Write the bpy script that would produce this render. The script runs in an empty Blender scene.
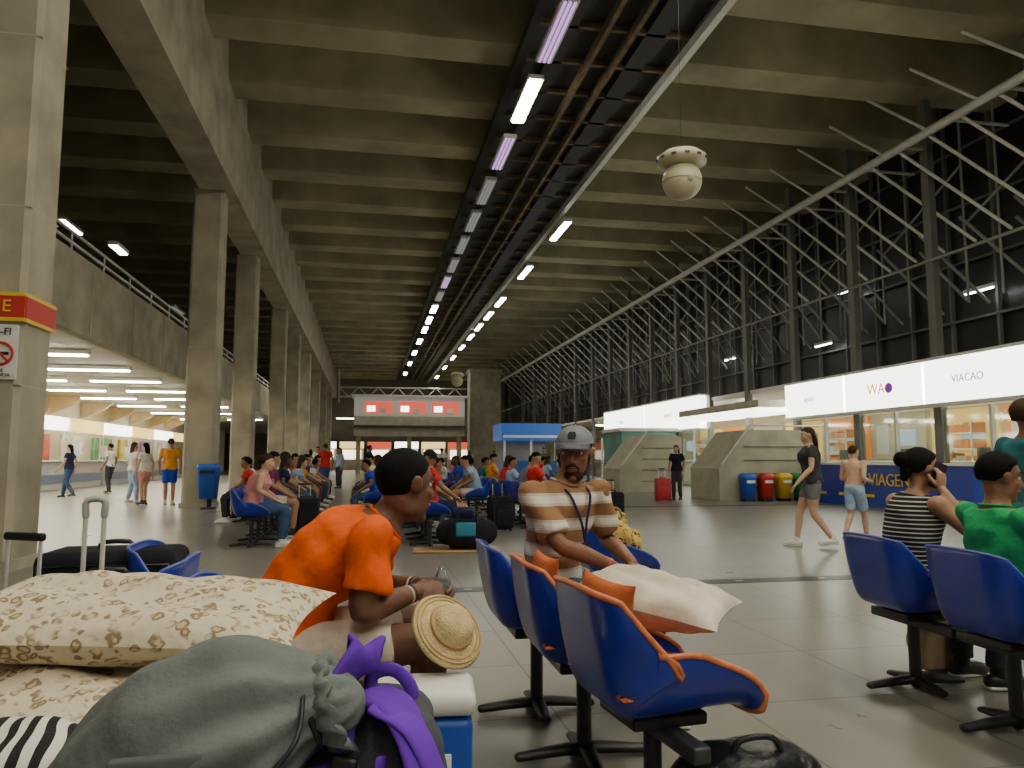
import bpy, math, random
import numpy as np
from mathutils import Vector, Matrix
random.seed(7)
TH=math.radians(10.73); CS,SN=math.cos(TH),math.sin(TH)
def A(*a): return np.array(a,float)
def hw(a,b): return (a*CS-b*SN, a*SN+b*CS)
COL=bpy.context.scene.collection
# ---------------------------------------------------------------- materials
MC={}
def mat(name,col,rough=.6,metal=0,var=0,vs=4,bump=0,bs=20,emit=0,ecol=None,alpha=1,trans=0,spec=.5,coat=0):
    if name in MC: return MC[name]
    m=bpy.data.materials.new(name); m.use_nodes=True; nt=m.node_tree; b=nt.nodes['Principled BSDF']
    c=tuple(col)+(1,)
    b.inputs['Base Color'].default_value=c
    b.inputs['Roughness'].default_value=rough; b.inputs['Metallic'].default_value=metal
    b.inputs['Specular IOR Level'].default_value=spec
    b.inputs['Coat Weight'].default_value=coat
    if trans: b.inputs['Transmission Weight'].default_value=trans
    tc=nt.nodes.new('ShaderNodeTexCoord')
    if var:
        n=nt.nodes.new('ShaderNodeTexNoise'); n.inputs['Scale'].default_value=vs; n.inputs['Detail'].default_value=5
        nt.links.new(tc.outputs['Object'],n.inputs['Vector'])
        r=nt.nodes.new('ShaderNodeValToRGB'); r.color_ramp.elements[0].position=.3; r.color_ramp.elements[1].position=.7
        r.color_ramp.elements[0].color=tuple(x*(1-var) for x in col)+(1,)
        r.color_ramp.elements[1].color=tuple(min(1,x*(1+var)) for x in col)+(1,)
        nt.links.new(n.outputs['Fac'],r.inputs['Fac']); nt.links.new(r.outputs['Color'],b.inputs['Base Color'])
    if bump:
        n2=nt.nodes.new('ShaderNodeTexNoise'); n2.inputs['Scale'].default_value=bs; n2.inputs['Detail'].default_value=4
        nt.links.new(tc.outputs['Object'],n2.inputs['Vector'])
        bp=nt.nodes.new('ShaderNodeBump'); bp.inputs['Strength'].default_value=bump; bp.inputs['Distance'].default_value=.02
        nt.links.new(n2.outputs['Fac'],bp.inputs['Height']); nt.links.new(bp.outputs['Normal'],b.inputs['Normal'])
    if emit:
        b.inputs['Emission Color'].default_value=tuple(ecol or col)+(1,); b.inputs['Emission Strength'].default_value=emit
    MC[name]=m; return m
def cloth(name,col,bump=.7): return mat(name,col,.88,var=.22,vs=6,bump=bump,bs=12,spec=.15)
def stripes(name,c1,c2,scale,axis=2,thr=.5,rough=.85,dist=.0,extra=None):
    if name in MC: return MC[name]
    m=bpy.data.materials.new(name); m.use_nodes=True; nt=m.node_tree; b=nt.nodes['Principled BSDF']
    b.inputs['Roughness'].default_value=rough; b.inputs['Specular IOR Level'].default_value=.2
    tc=nt.nodes.new('ShaderNodeTexCoord'); w=nt.nodes.new('ShaderNodeTexWave')
    w.bands_direction='XYZ'[axis]; w.inputs['Scale'].default_value=scale; w.inputs['Distortion'].default_value=dist
    w.inputs['Detail'].default_value=1
    nt.links.new(tc.outputs['Object'],w.inputs['Vector'])
    r=nt.nodes.new('ShaderNodeValToRGB'); r.color_ramp.interpolation='CONSTANT'
    r.color_ramp.elements[0].color=tuple(c1)+(1,); r.color_ramp.elements[1].color=tuple(c2)+(1,); r.color_ramp.elements[1].position=thr
    if extra:
        e=r.color_ramp.elements.new(extra[0]); e.color=tuple(extra[1])+(1,)
    nt.links.new(w.outputs['Fac'],r.inputs['Fac']); nt.links.new(r.outputs['Color'],b.inputs['Base Color'])
    n4=nt.nodes.new('ShaderNodeTexNoise'); n4.inputs['Scale'].default_value=12; n4.inputs['Detail'].default_value=4
    bp=nt.nodes.new('ShaderNodeBump'); bp.inputs['Strength'].default_value=.6; bp.inputs['Distance'].default_value=.02
    nt.links.new(tc.outputs['Object'],n4.inputs['Vector']); nt.links.new(n4.outputs['Fac'],bp.inputs['Height']); nt.links.new(bp.outputs['Normal'],b.inputs['Normal'])
    MC[name]=m; return m
def leopard(name,base,spot,scale=26):
    m=bpy.data.materials.new(name); m.use_nodes=True; nt=m.node_tree; b=nt.nodes['Principled BSDF']
    b.inputs['Roughness'].default_value=.8; b.inputs['Specular IOR Level'].default_value=.2
    tc=nt.nodes.new('ShaderNodeTexCoord'); n=nt.nodes.new('ShaderNodeTexNoise'); n.inputs['Scale'].default_value=30
    mx=nt.nodes.new('ShaderNodeMix'); mx.data_type='VECTOR'; mx.inputs['Factor'].default_value=.035
    nt.links.new(tc.outputs['Object'],n.inputs['Vector']); nt.links.new(tc.outputs['Object'],mx.inputs[4]); nt.links.new(n.outputs['Color'],mx.inputs[5])
    v=nt.nodes.new('ShaderNodeTexVoronoi'); v.inputs['Scale'].default_value=scale; v.inputs['Randomness'].default_value=.8
    nt.links.new(mx.outputs[1],v.inputs['Vector'])
    r=nt.nodes.new('ShaderNodeValToRGB'); cr=r.color_ramp
    cr.elements[0].position=0; cr.elements[0].color=tuple(x*.9 for x in (base[0],base[1]*.9,base[2]*.75))+(1,)
    cr.elements[1].position=.27; cr.elements[1].color=tuple(spot)+(1,)
    e=cr.elements.new(.40); e.color=tuple(spot)+(1,)
    e=cr.elements.new(.48); e.color=tuple(base)+(1,)
    e=cr.elements.new(.2); e.color=tuple(x*.85 for x in (base[0],base[1]*.9,base[2]*.72))+(1,)
    nt.links.new(v.outputs['Distance'],r.inputs['Fac'])
    n3=nt.nodes.new('ShaderNodeTexNoise'); n3.inputs['Scale'].default_value=22
    r3=nt.nodes.new('ShaderNodeValToRGB'); r3.color_ramp.elements[0].position=.38; r3.color_ramp.elements[1].position=.52
    m2=nt.nodes.new('ShaderNodeMix'); m2.data_type='RGBA'; m2.inputs[6].default_value=tuple(base)+(1,)
    nt.links.new(tc.outputs['Object'],n3.inputs['Vector']); nt.links.new(n3.outputs['Fac'],r3.inputs['Fac'])
    nt.links.new(r3.outputs['Color'],m2.inputs[0]); nt.links.new(r.outputs['Color'],m2.inputs[7])
    nt.links.new(m2.outputs[2],b.inputs['Base Color'])
    n4=nt.nodes.new('ShaderNodeTexNoise'); n4.inputs['Scale'].default_value=11; n4.inputs['Detail'].default_value=3
    bp=nt.nodes.new('ShaderNodeBump'); bp.inputs['Strength'].default_value=.7; bp.inputs['Distance'].default_value=.03
    nt.links.new(tc.outputs['Object'],n4.inputs['Vector']); nt.links.new(n4.outputs['Fac'],bp.inputs['Height']); nt.links.new(bp.outputs['Normal'],b.inputs['Normal'])
    MC[name]=m; return m
# ---------------------------------------------------------------- geometry
def nrm(v): v=np.array(v,float); return v/(np.linalg.norm(v)+1e-12)
def loft(rings,n=16,caps=True,p=2.0):
    t=np.arange(n)*2*math.pi/n; c,s=np.cos(t),np.sin(t)
    if p!=2: c=np.sign(c)*abs(c)**(2/p); s=np.sign(s)*abs(s)**(2/p)
    V=[];F=[]
    for (o,a,b) in rings: V.append(np.asarray(o)+np.outer(c,a)+np.outer(s,b))
    V=np.vstack(V); k=len(rings)
    for i in range(k-1):
        for j in range(n):
            j2=(j+1)%n; F.append((i*n+j,i*n+j2,(i+1)*n+j2,(i+1)*n+j))
    if caps: F.append(tuple(range(n))[::-1]); F.append(tuple((k-1)*n+j for j in range(n)))
    return V,F
def catmull(P,k=4):
    P=[np.array(p,float) for p in P]
    if len(P)<3 or k<2: return np.array(P)
    Q=[2*P[0]-P[1]]+P+[2*P[-1]-P[-2]]; out=[]
    for i in range(1,len(Q)-2):
        for j in range(k):
            t=j/k; a,b,c,d=Q[i-1],Q[i],Q[i+1],Q[i+2]
            out.append(.5*((2*b)+(-a+c)*t+(2*a-5*b+4*c-d)*t*t+(-a+3*b-3*c+d)*t**3))
    out.append(P[-1]); return np.array(out)
def limb(pts,rads,n=12,r0=1,r1=1,k=4,ref=None,flat=1.0,p=2.0):
    P=np.array([np.append(np.array(q,float),r) for q,r in zip(pts,rads)]); P=catmull(P,k)
    C=P[:,:3]; R=np.abs(P[:,3]); m=len(C)
    T=[nrm(C[min(i+1,m-1)]-C[max(i-1,0)]) for i in range(m)]
    u=nrm(np.cross(T[0],A(0,0,1) if abs(T[0][2])<.9 else A(0,1,0))) if ref is None else nrm(np.array(ref)-np.dot(ref,T[0])*T[0])
    rings=[]; fr=[]
    for i in range(m):
        if ref is not None: u=nrm(np.array(ref,float)-np.dot(ref,T[i])*T[i])
        else: u=nrm(u-np.dot(u,T[i])*T[i])
        fr.append((u,np.cross(T[i],u)))
    def ring(c,i,r): return (c,fr[i][0]*r,fr[i][1]*r*flat)
    if r0:
        for a in (75,50,25): rings.append(ring(C[0]-T[0]*R[0]*flat*math.sin(math.radians(a)),0,R[0]*math.cos(math.radians(a))))
    for i in range(m): rings.append(ring(C[i],i,R[i]))
    if r1:
        for a in (25,50,75): rings.append(ring(C[-1]+T[-1]*R[-1]*flat*math.sin(math.radians(a)),m-1,R[-1]*math.cos(math.radians(a))))
    return loft(rings,n,True,p)
def ell(c,r,n=14,m=9,R=None):
    V=[];F=[]
    for i in range(1,m):
        ph=math.pi*i/m-math.pi/2
        for j in range(n):
            t=2*math.pi*j/n; V.append((math.cos(ph)*math.cos(t)*r[0],math.cos(ph)*math.sin(t)*r[1],math.sin(ph)*r[2]))
    V+= [(0,0,-r[2]),(0,0,r[2])]; V=np.array(V)
    for i in range(m-2):
        for j in range(n):
            j2=(j+1)%n; F.append((i*n+j,i*n+j2,(i+1)*n+j2,(i+1)*n+j))
    b=(m-1)*n
    for j in range(n):
        j2=(j+1)%n; F.append((b,j2,j)); F.append((b+1,(m-2)*n+j,(m-2)*n+j2))
    if R is not None: V=V@np.array(R).T
    return V+np.array(c),F
def box(c,s,bev=0,R=None):
    x,y,z=s[0]/2,s[1]/2,s[2]/2
    if not bev:
        V=A(*[(i*x,j*y,k*z) for i in(-1,1) for j in(-1,1) for k in(-1,1)])
        V=V.reshape(-1,3); F=[(0,1,3,2),(4,6,7,5),(0,4,5,1),(2,3,7,6),(0,2,6,4),(1,5,7,3)]
    else:
        b=min(bev,.49*min(s)); rings=[]
        n=20
        def rr(z_,ins):
            out=[]
            for qx,qy,a0 in ((1,1,0),(-1,1,90),(-1,-1,180),(1,-1,270)):
                for a in range(5):
                    an=math.radians(a0+a*22.5); br=max(b-ins,1e-4)
                    out.append((qx*(x-b)+br*math.cos(an),qy*(y-b)+br*math.sin(an),z_))
            return out
        V=[];F=[]
        lv=[(-z,b*.9),(-z+b*.13,b*.5),(-z+b*.5,b*.13),(-z+b,0),(z-b,0),(z-b*.5,b*.13),(z-b*.13,b*.5),(z,b*.9)]
        for z_,i in lv: V+=rr(z_,i)
        V=np.array(V); k=len(lv)
        for i in range(k-1):
            for j in range(n):
                j2=(j+1)%n; F.append((i*n+j,i*n+j2,(i+1)*n+j2,(i+1)*n+j))
        F.append(tuple(range(n))[::-1]); F.append(tuple((k-1)*n+j for j in range(n)))
    if R is not None: V=V@np.array(R).T
    return V+np.array(c,float),F
def prism(poly,axis,lo,hi):
    n=len(poly); V=[]
    for h in (lo,hi):
        for (p,q) in poly:
            V.append({0:(h,p,q),1:(p,h,q),2:(p,q,h)}[axis])
    F=[tuple(range(n)),tuple(range(n,2*n))[::-1]]+[(i,(i+1)%n,n+(i+1)%n,n+i) for i in range(n)]
    return np.array(V,float),F
def Rz(a): c,s=math.cos(a),math.sin(a); return A([c,-s,0],[s,c,0],[0,0,1])
def Rx(a): c,s=math.cos(a),math.sin(a); return A([1,0,0],[0,c,-s],[0,s,c])
def Ry(a): c,s=math.cos(a),math.sin(a); return A([c,0,s],[0,1,0],[-s,0,c])
rad=math.radians
def xf(vf,R=None,t=(0,0,0),s=1):
    V,F=vf; V=V*s
    if R is not None: V=V@np.array(R).T
    return V+np.array(t,float),F
class Acc:
    def __init__(s): s.V=[];s.F=[];s.M=[];s.n=0;s.mats=[];s.S=[]
    def add(s,vf,m,smooth=True):
        V,F=vf
        if m not in s.mats: s.mats.append(m)
        k=s.mats.index(m); s.V.append(V)
        n=s.n
        s.F+= [tuple(i+n for i in f) for f in F]; s.M+=[k]*len(F); s.S+=[smooth]*len(F); s.n+=len(V); return s
    def build(s,name,loc=(0,0,0),rz=0,parent=None,scale=1):
        me=bpy.data.meshes.new(name); me.from_pydata(np.vstack(s.V).tolist(),[],s.F)
        for m in s.mats: me.materials.append(m)
        me.polygons.foreach_set('material_index',s.M); me.polygons.foreach_set('use_smooth',s.S); me.update()
        o=bpy.data.objects.new(name,me); COL.objects.link(o); o.location=loc; o.rotation_euler=(0,0,rz); o.scale=(scale,)*3
        if parent: o.parent=parent
        return o
def evalmesh(vfs,mods):
    V=[];F=[];n=0
    for v,f in vfs:
        V.append(v); F+=[tuple(i+n for i in q) for q in f]; n+=len(v)
    me=bpy.data.meshes.new('tmp'); me.from_pydata(np.vstack(V).tolist(),[],F)
    o=bpy.data.objects.new('tmp',me); COL.objects.link(o)
    for ty,kw in mods:
        md=o.modifiers.new(ty,ty)
        for k,v in kw.items(): setattr(md,k,v)
    bpy.context.view_layer.update()
    dg=bpy.context.evaluated_depsgraph_get(); e=o.evaluated_get(dg); m=e.to_mesh()
    V=np.empty(len(m.vertices)*3); m.vertices.foreach_get('co',V); V=V.reshape(-1,3)
    L=np.empty(len(m.loops),int); m.loops.foreach_get('vertex_index',L)
    N=np.empty(len(m.vertices)*3); m.vertex_normals.foreach_get('vector',N); N=N.reshape(-1,3)
    tot=np.empty(len(m.polygons),int); m.polygons.foreach_get('loop_total',tot)
    if len(tot) and (tot==4).all(): F=[tuple(x) for x in L.reshape(-1,4).tolist()]
    else:
        F=[];k=0;L=L.tolist()
        for t in tot.tolist(): F.append(tuple(L[k:k+t])); k+=t
    e.to_mesh_clear(); bpy.data.objects.remove(o); bpy.data.meshes.remove(me)
    return V,F,N
def remesh(parts,vox,sm=4,amp=0,freq=14,seed=0):
    V,F,N=evalmesh(parts,[('REMESH',dict(mode='VOXEL',voxel_size=vox)),('SMOOTH',dict(factor=.5,iterations=sm))])
    if amp:
        x,y,z=(V*freq).T
        d=np.sin(x*1.3+2*np.sin(z*.9+seed)+y)+.7*np.sin(z*1.7+1.5*np.sin(x*1.1+seed)-y*1.4)+.5*np.sin(2.3*y+2.1*z+seed)
        V=V+N*(amp*d)[:,None]
    return V,F
# ---------------------------------------------------------------- figures
def head_parts():
    P=[ell((0,-.012,.027),(.076,.096,.088),20,14),ell((0,.022,-.035),(.061,.068,.086),18,12),ell((0,.068,-.1),(.024,.021,.021)),
       ell((.038,.01,-.07),(.022,.045,.032)),ell((-.038,.01,-.07),(.022,.045,.032)),
       limb([(0,.083,.022),(0,.098,-.005),(0,.108,-.028)],[.008,.010,.0135],10),
       ell((.012,.096,-.034),(.009,.011,.008)),ell((-.012,.096,-.034),(.009,.011,.008)),
       limb([(-.045,.068,.03),(-.02,.081,.028),(0,.082,.024),(.02,.081,.028),(.045,.068,.03)],[.009]*5,8),
       ell((.038,.058,-.022),(.023,.022,.02)),ell((-.038,.058,-.022),(.023,.022,.02)),
       ell((.0,.083,-.062),(.026,.012,.016))]
    for s in (1,-1): P.append(ell((s*.080,-.008,-.003),(.008,.019,.031),12,8,Ry(s*.25)@Rx(.15)))
    return P
def hair_cap(r,c=(0,-.014,.03),z0=-.62,z1=1.10,n=36,m=22,rough=0,seed=1,inner=.84,flatcut=None):
    rng=np.random.RandomState(seed); ph=rng.rand(6)*6
    V=[];F=[]
    def ss(a,b,x): t=min(1,max(0,(x-a)/(b-a))); return t*t*(3-2*t)
    for i in range(1,m):
        p=math.pi*i/m-math.pi/2
        for j in range(n):
            t=2*math.pi*j/n; d=(math.cos(p)*math.cos(t),math.cos(p)*math.sin(t),math.sin(p))
            zm=z0+z1*ss(-.5,.75,d[1]) if flatcut is None else flatcut
            f=inner+(1-inner)*ss(zm-.07,zm+.05,d[2])
            if rough: f+=rough*(math.sin(9*d[0]+ph[0]+4*d[2])*math.sin(11*d[1]+ph[1])+.6*math.sin(17*d[2]+ph[2]+9*d[0]))
            V.append((d[0]*r[0]*f,d[1]*r[1]*f,d[2]*r[2]*f))
    V+=[(0,0,-r[2]*inner),(0,0,r[2])]; V=np.array(V)+np.array(c)
    for i in range(m-2):
        for j in range(n):
            j2=(j+1)%n; F.append((i*n+j,i*n+j2,(i+1)*n+j2,(i+1)*n+j))
    b=(m-1)*n
    for j in range(n):
        j2=(j+1)%n; F.append((b,j2,j)); F.append((b+1,(m-2)*n+j,(m-2)*n+j2))
    return V,F
def cap_dome(r,c,zc,n=40,m=14):
    # open crown of a baseball cap: upper part of an ellipsoid, cut along a rim
    V=[];F=[]; p0=math.asin(zc)
    for lay,g in ((0,1.0),(1,.965)):
        for i in range(m):
            p=p0+(math.pi/2-.04-p0)*i/(m-1)
            for j in range(n):
                t=2*math.pi*j/n; V.append((c[0]+math.cos(p)*math.cos(t)*r[0]*g,c[1]+math.cos(p)*math.sin(t)*r[1]*g,c[2]+math.sin(p)*r[2]*g))
    for lay in (0,1):
        o=lay*m*n
        for i in range(m-1):
            for j in range(n):
                j2=(j+1)%n; F.append((o+i*n+j,o+i*n+j2,o+(i+1)*n+j2,o+(i+1)*n+j))
        F.append(tuple(o+(m-1)*n+j for j in range(n)))
    for j in range(n): j2=(j+1)%n; F.append((j,j2,m*n+j2,m*n+j))
    return np.array(V),F
def hand(w,d,nv,right=True,curl=.5,spread=0,hs=1.0,det=True):
    d=nrm(d); nv=nrm(np.array(nv,float)-np.dot(nv,d)*d); x=np.cross(nv,d)*(1 if right else -1)
    M=np.array([x,d,nv]).T
    P=[]
    P.append(limb([(0,-.02,0),(.0,.02,0),(0,.06,0),(0,.088,0)],[.026,.034,.041,.038],14,k=3,ref=(1,0,0),flat=.40,p=2.6))
    P.append(ell((.022,.03,-.008),(.018,.032,.016)))
    fx=[.029,.010,-.010,-.028]; fy=[.086,.091,.088,.080]; fl=[.072,.08,.074,.058]; fr=[.0092,.0095,.009,.008]
    for i in range(4):
        c=curl*(1+.1*(i-1.5)); ang=[c*.55,c*1.45,c*2.1]; pt=A(fx[i],fy[i]-.012,0); pts=[pt]; sp=spread*(1.5-i)*.12
        L=[fl[i]*.48,fl[i]*.30,fl[i]*.24]; pt=pt+A(0,.012,0); pts.append(pt)
        for a,l in zip(ang,L):
            pt=pt+l*A(math.sin(sp),math.cos(a),-math.sin(a)); pts.append(pt)
        P.append(limb(pts,[fr[i],fr[i],fr[i]*.97,fr[i]*.88,fr[i]*.75],10,k=3))
    c=curl
    P.append(limb([(.018,.012,-.006),(.040,.034,-.012-.008*c),(.054-.008*c,.062,-.02-.018*c),(.054-.02*c,.086,-.026-.03*c)],[.013,.0125,.0105,.0085],10,k=3))
    return [xf(q,M,w,hs) for q in P]
def torso_rings(pel,neck,sh,ss_,rows,bend=0,grow=0,fat=1):
    d=neck-pel; L=np.linalg.norm(d); d=d/L; out=[]
    for t,w,dp,off in rows:
        tt=min(1,max(0,t)); s=nrm(sh*(1-tt)+ss_*tt); s=nrm(s-np.dot(s,d)*d); f=np.cross(d,s)
        c=pel+d*L*t-f*bend*math.sin(math.pi*tt)+f*off
        out.append((c,s*(w*fat+grow),f*(dp*fat+grow)))
    return out
BODY=[(-.13,.11,.075,0),(-.05,.16,.11,0),(.05,.168,.118,0),(.25,.15,.11,0),(.42,.142,.105,0),(.62,.16,.115,.005),(.78,.172,.115,.005),(.9,.165,.095,0),(.98,.10,.07,0),(1.04,.06,.055,0)]
FEM=[(-.13,.11,.08,0),(-.05,.17,.12,0),(.05,.175,.122,0),(.25,.145,.105,0),(.42,.13,.10,.0),(.62,.145,.12,.015),(.76,.152,.13,.02),(.9,.145,.09,0),(.98,.09,.065,0),(1.04,.052,.05,0)]
def sit(lean=0,twist=0,bend=.02,**k):
    l=rad(lean); pel=A(0,0,.55); neck=pel+.52*A(0,math.sin(l),math.cos(l))
    J=dict(pel=pel,neck=neck,twist=rad(twist),bend=bend,head=neck+A(0,.03+.06*math.sin(l),.145-.03*math.sin(abs(l))),hy=0,hp=0,
      rel=A(.24,.12,.80),rwr=A(.14,.34,.66),lel=A(-.24,.12,.80),lwr=A(-.14,.34,.66),
      rkn=A(.13,.46,.53),lkn=A(-.13,.46,.53),ran=A(.13,.43,.09),lan=A(-.13,.43,.09),hiph=.0,rc=.5,lc=.5,rn=None,ln=None,rd=None,ld=None)
    for a,b in k.items(): J[a]=np.array(b,float) if isinstance(b,(tuple,list)) else b
    return J
def stand(lean=0,twist=0,stride=0,**k):
    l=rad(lean); pel=A(0,0,.96); neck=pel+.52*A(0,math.sin(l),math.cos(l)); s=stride
    J=dict(pel=pel,neck=neck,twist=rad(twist),bend=0,head=neck+A(0,.02,.145),hy=0,hp=0,
      rel=A(.25,-.05-.1*s,1.15),rwr=A(.25,.03-.12*s,.90),lel=A(-.25,-.05+.12*s,1.15),lwr=A(-.25,.06+.25*s,.92),
      rkn=A(.09,.03+.18*s,.50),lkn=A(-.09,.02-.02*s,.50),ran=A(.09,.0+.30*s,.085),lan=A(-.09,0-.32*s,.10+.04*s),rc=.4,lc=.4,rn=None,ln=None,rd=None,ld=None)
    for a,b in k.items(): J[a]=np.array(b,float) if isinstance(b,(tuple,list)) else b
    return J
def person(name,loc,yaw,J,skin,shirt,pants,hair,vox=.02,scale=1,fem=False,sleeve=.55,leg=.75,shoe=None,style='short',cap=None,fat=1,extra=None,seed=0,hs=1.0,beard=None,z=0):
    ac=Acc(); pel,neck=J['pel'],J['neck']; tw=J['twist']
    sh=A(1,0,0); ss_=Rz(tw)@A(1,0,0); rows=FEM if fem else BODY; sw=.165 if fem else .185
    d=nrm(neck-pel); rs=neck+ss_*sw*(.5+.5*fat)-d*.055; ls=neck-ss_*sw*(.5+.5*fat)-d*.055
    HR=Rz(rad(J['hy']))@Rx(rad(J['hp'])); hd=J['head']
    H=lambda q: xf((q[0]*hs,q[1]),HR,hd)
    af=(.9 if fem else 1)*(.6+.4*fat); fine=vox<.012
    P=[loft(torso_rings(pel,neck,sh,ss_,rows,J['bend'],0,fat),20)]
    for s,e,w in ((rs,J['rel'],J['rwr']),(ls,J['lel'],J['lwr'])):
        P.append(limb([s,s*.5+e*.5,e,e*.65+w*.35,w],[.056*af,.048*af,.039*af,.041*af,.026*af],12))
        P.append(ell(s,(.06*af,)*3))
    hips=[]
    for sg,kn,an in ((1,J['rkn'],J['ran']),(-1,J['lkn'],J['lan'])):
        h=pel+A(sg*.088,0,-.03); hips.append(h)
        P.append(limb([h,h*.5+kn*.5,kn,kn*.68+an*.32,an],[.088*fat,.076*fat,.056,.056,.037],14))
    P.append(limb([neck-d*.03,neck*.5+hd*.5+A(0,-.005,-.02),hd+HR@A(0,-.02,-.05)],[.062*af,.055*af,.057*af],14))
    P+= [H(q) for q in head_parts()]
    V,F=remesh(P,vox,4 if fine else 2); ac.add((V,F),skin)
    for right,e,w,c,nv,dd in ((True,J['rel'],J['rwr'],J['rc'],J['rn'],J['rd']),(False,J['lel'],J['lwr'],J['lc'],J['ln'],J['ld'])):
        dr=nrm(w-e) if dd is None else np.array(dd,float)
        if nv is None: nv=A(0,.2,1) if abs(dr[2])<.8 else A(.95 if right else -.95,.2,0)
        for q in hand(w,dr,nv,right,c,0,.97 if not fem else .9): ac.add(q,skin)
    fm=shoe or skin
    for sg,an in ((1,J['ran']),(-1,J['lan'])):
        f=nrm(A(sg*.12,1,0)); g=.006 if shoe else 0
        b=A(an[0],an[1],max(0,an[2]-.085))
        ac.add(limb([b-f*.045+A(0,0,.042),b+f*.03+A(0,0,.042),b+f*.11+A(0,0,.032),b+f*.165+A(0,0,.024)],[.036+g,.04+g,.044+g,.032+g],14,ref=np.cross(f,A(0,0,1)),flat=.85 if not shoe else .9,p=2.4),fm)
        ac.add(limb([an+A(0,0,.03),b+A(0,0,.04)],[.037+g,.037+g],10),fm)
        if shoe: ac.add(box(b+f*.06+A(0,0,.010),(.085,.27,.02),.009,Rz(-sg*.12)),MC.get('sole') or mat('sole',(.7,.7,.68),.7))
    vc=max(vox,.009)
    if shirt:
        g=.018; rr=[r for r in rows if -.06<r[0]<1.0]; rr=[(-.07,.166,.116,0)]+[r for r in rr if r[0]>0]
        Q=[loft(torso_rings(pel,neck,sh,ss_,rr,J['bend'],g,fat),20)]
        for s,e,w in ((rs,J['rel'],J['rwr']),(ls,J['lel'],J['lwr'])):
            if sleeve<=0: Q.append(limb([s*.8+neck*.2,s*.6+neck*.4-d*.0],[.05*af,.05*af],10)); continue
            Q.append(ell(s,(.068*af,.068*af,.07*af)))
            if sleeve<=1: Q.append(limb([s,s+(e-s)*sleeve*.5,s+(e-s)*sleeve],[.068*af,.070*af,.074*af],14,1,0,k=2))
            else: Q.append(limb([s,s*.5+e*.5,e,e*.5+w*.5,e*.08+w*.92],[.068*af,.062*af,.054*af,.05*af,.042*af],14,1,0,k=3))
        V,F=remesh(Q,vc,2,.005 if vox<.015 else .003,18,seed); ac.add((V,F),shirt)
        if fine and sleeve>0:
            fo=nrm(np.cross(d,ss_)); si=nrm(ss_-np.dot(ss_,d)*d); cc=neck+d*.008+fo*.004
            ac.add(limb([cc+si*.084*math.cos(t)+fo*.074*math.sin(t)-d*.018*max(0,math.sin(t)) for t in np.linspace(0,2*math.pi,25)],[.0065]*25,8,k=1),shirt)
    if pants:
        rr=[(-.15,.12,.085,0),(-.05,.165,.115,0),(.04,.170,.12,0),(.14,.160,.115,0)]
        if fem: rr=[(-.15,.12,.09,0),(-.05,.175,.125,0),(.04,.178,.125,0),(.16,.155,.112,0)]
        Q=[loft(torso_rings(pel,neck,sh,ss_,rr,J['bend'],.010,fat),20)]
        for h,kn,an in ((hips[0],J['rkn'],J['ran']),(hips[1],J['lkn'],J['lan'])):
            if leg<=1: Q.append(limb([h,h+(kn-h)*leg*.5,h+(kn-h)*leg],[.1*fat,.094*fat,.090],16,1,0,k=2))
            else: Q.append(limb([h,h*.5+kn*.5,kn,kn*.6+an*.4,kn*.06+an*.94],[.1*fat,.088*fat,.07,.068,.058],16,1,0,k=3))
        V,F=remesh(Q,vc,2,.0035,17,seed+3); ac.add((V,F),pants)
    n_,m_=(40,26) if fine else (24,16)
    if style=='buzz': ac.add(H(hair_cap((.0775,.0975,.0895),c=(0,-.0125,.028),z0=-.86,z1=1.28,n=n_,m=m_,seed=seed,inner=.94)),hair)
    elif style=='curly': ac.add(H(hair_cap((.094,.113,.106),n=n_,m=m_,rough=.05,seed=seed)),hair)
    elif style!='bald': ac.add(H(hair_cap((.085,.106,.098),n=n_,m=m_,rough=.016,seed=seed)),hair)
    if style=='long':
        ac.add(H(limb([(0,-.03,.06),(0,-.075,-.02),(0,-.09,-.14),(0,-.085,-.27)],[.07,.088,.082,.05],14,ref=(1,0,0),flat=.45)),hair)
    if style=='bun':
        ac.add(H(ell((0,-.125,.045),(.045,.04,.045))),hair); ac.add(H(limb([(0,-.09,-.01),(0,-.1,-.06)],[.05,.03],12,flat=.6,ref=(1,0,0))),hair)
    if cap:
        cr,cc_=(.087,.107,.090),(0,-.010,.036)
        ac.add(H(cap_dome(cr,cc_,.10)),cap)
        V,F=[],[]; nu,nv=19,8
        for lay in (0,1):
            for i in range(nv):
                t=i/(nv-1)
                for j in range(nu):
                    u=-1+2*j/(nu-1); an=u*rad(60)
                    ry=.104+.070*t*max(0,math.cos(u*1.4))**.5
                    x_=.086*math.sin(an)*(1+.02*t); y_=-.010+ry*math.cos(an) if abs(u)<1 else -.010+.104*math.cos(an)
                    V.append((x_,y_,.047-.012*t-2.2*x_*x_*(.2+.8*t)-(.005 if lay else 0)))
        for lay in (0,1):
            o_=lay*nu*nv
            for i in range(nv-1):
                for j in range(nu-1): F.append((o_+i*nu+j,o_+i*nu+j+1,o_+(i+1)*nu+j+1,o_+(i+1)*nu+j))
        for j in range(nu-1): a_=(nv-1)*nu+j; F.append((a_,a_+1,a_+1+nu*nv,a_+nu*nv))
        ac.add(H((np.array(V),F)),mat('cap_brim',(.085,.09,.105),.85,bump=.2,bs=60) if cap.name=='cap_grey' else cap); ac.add(H(ell((0,-.010,.127),(.008,.008,.006))),cap)
        for q in range(3):
            an=q*math.pi/3+.5; ac.add(H(limb([(cr[0]*1.002*math.cos(an)*math.cos(t),cc_[1]+cr[1]*1.002*math.sin(an)*math.cos(t),cc_[2]+cr[2]*1.002*math.sin(t)) for t in np.linspace(.15,math.pi-.15,15)],[.0010]*15,6,k=1)),mat('cap_seam',(.13,.135,.15),.8))
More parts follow.
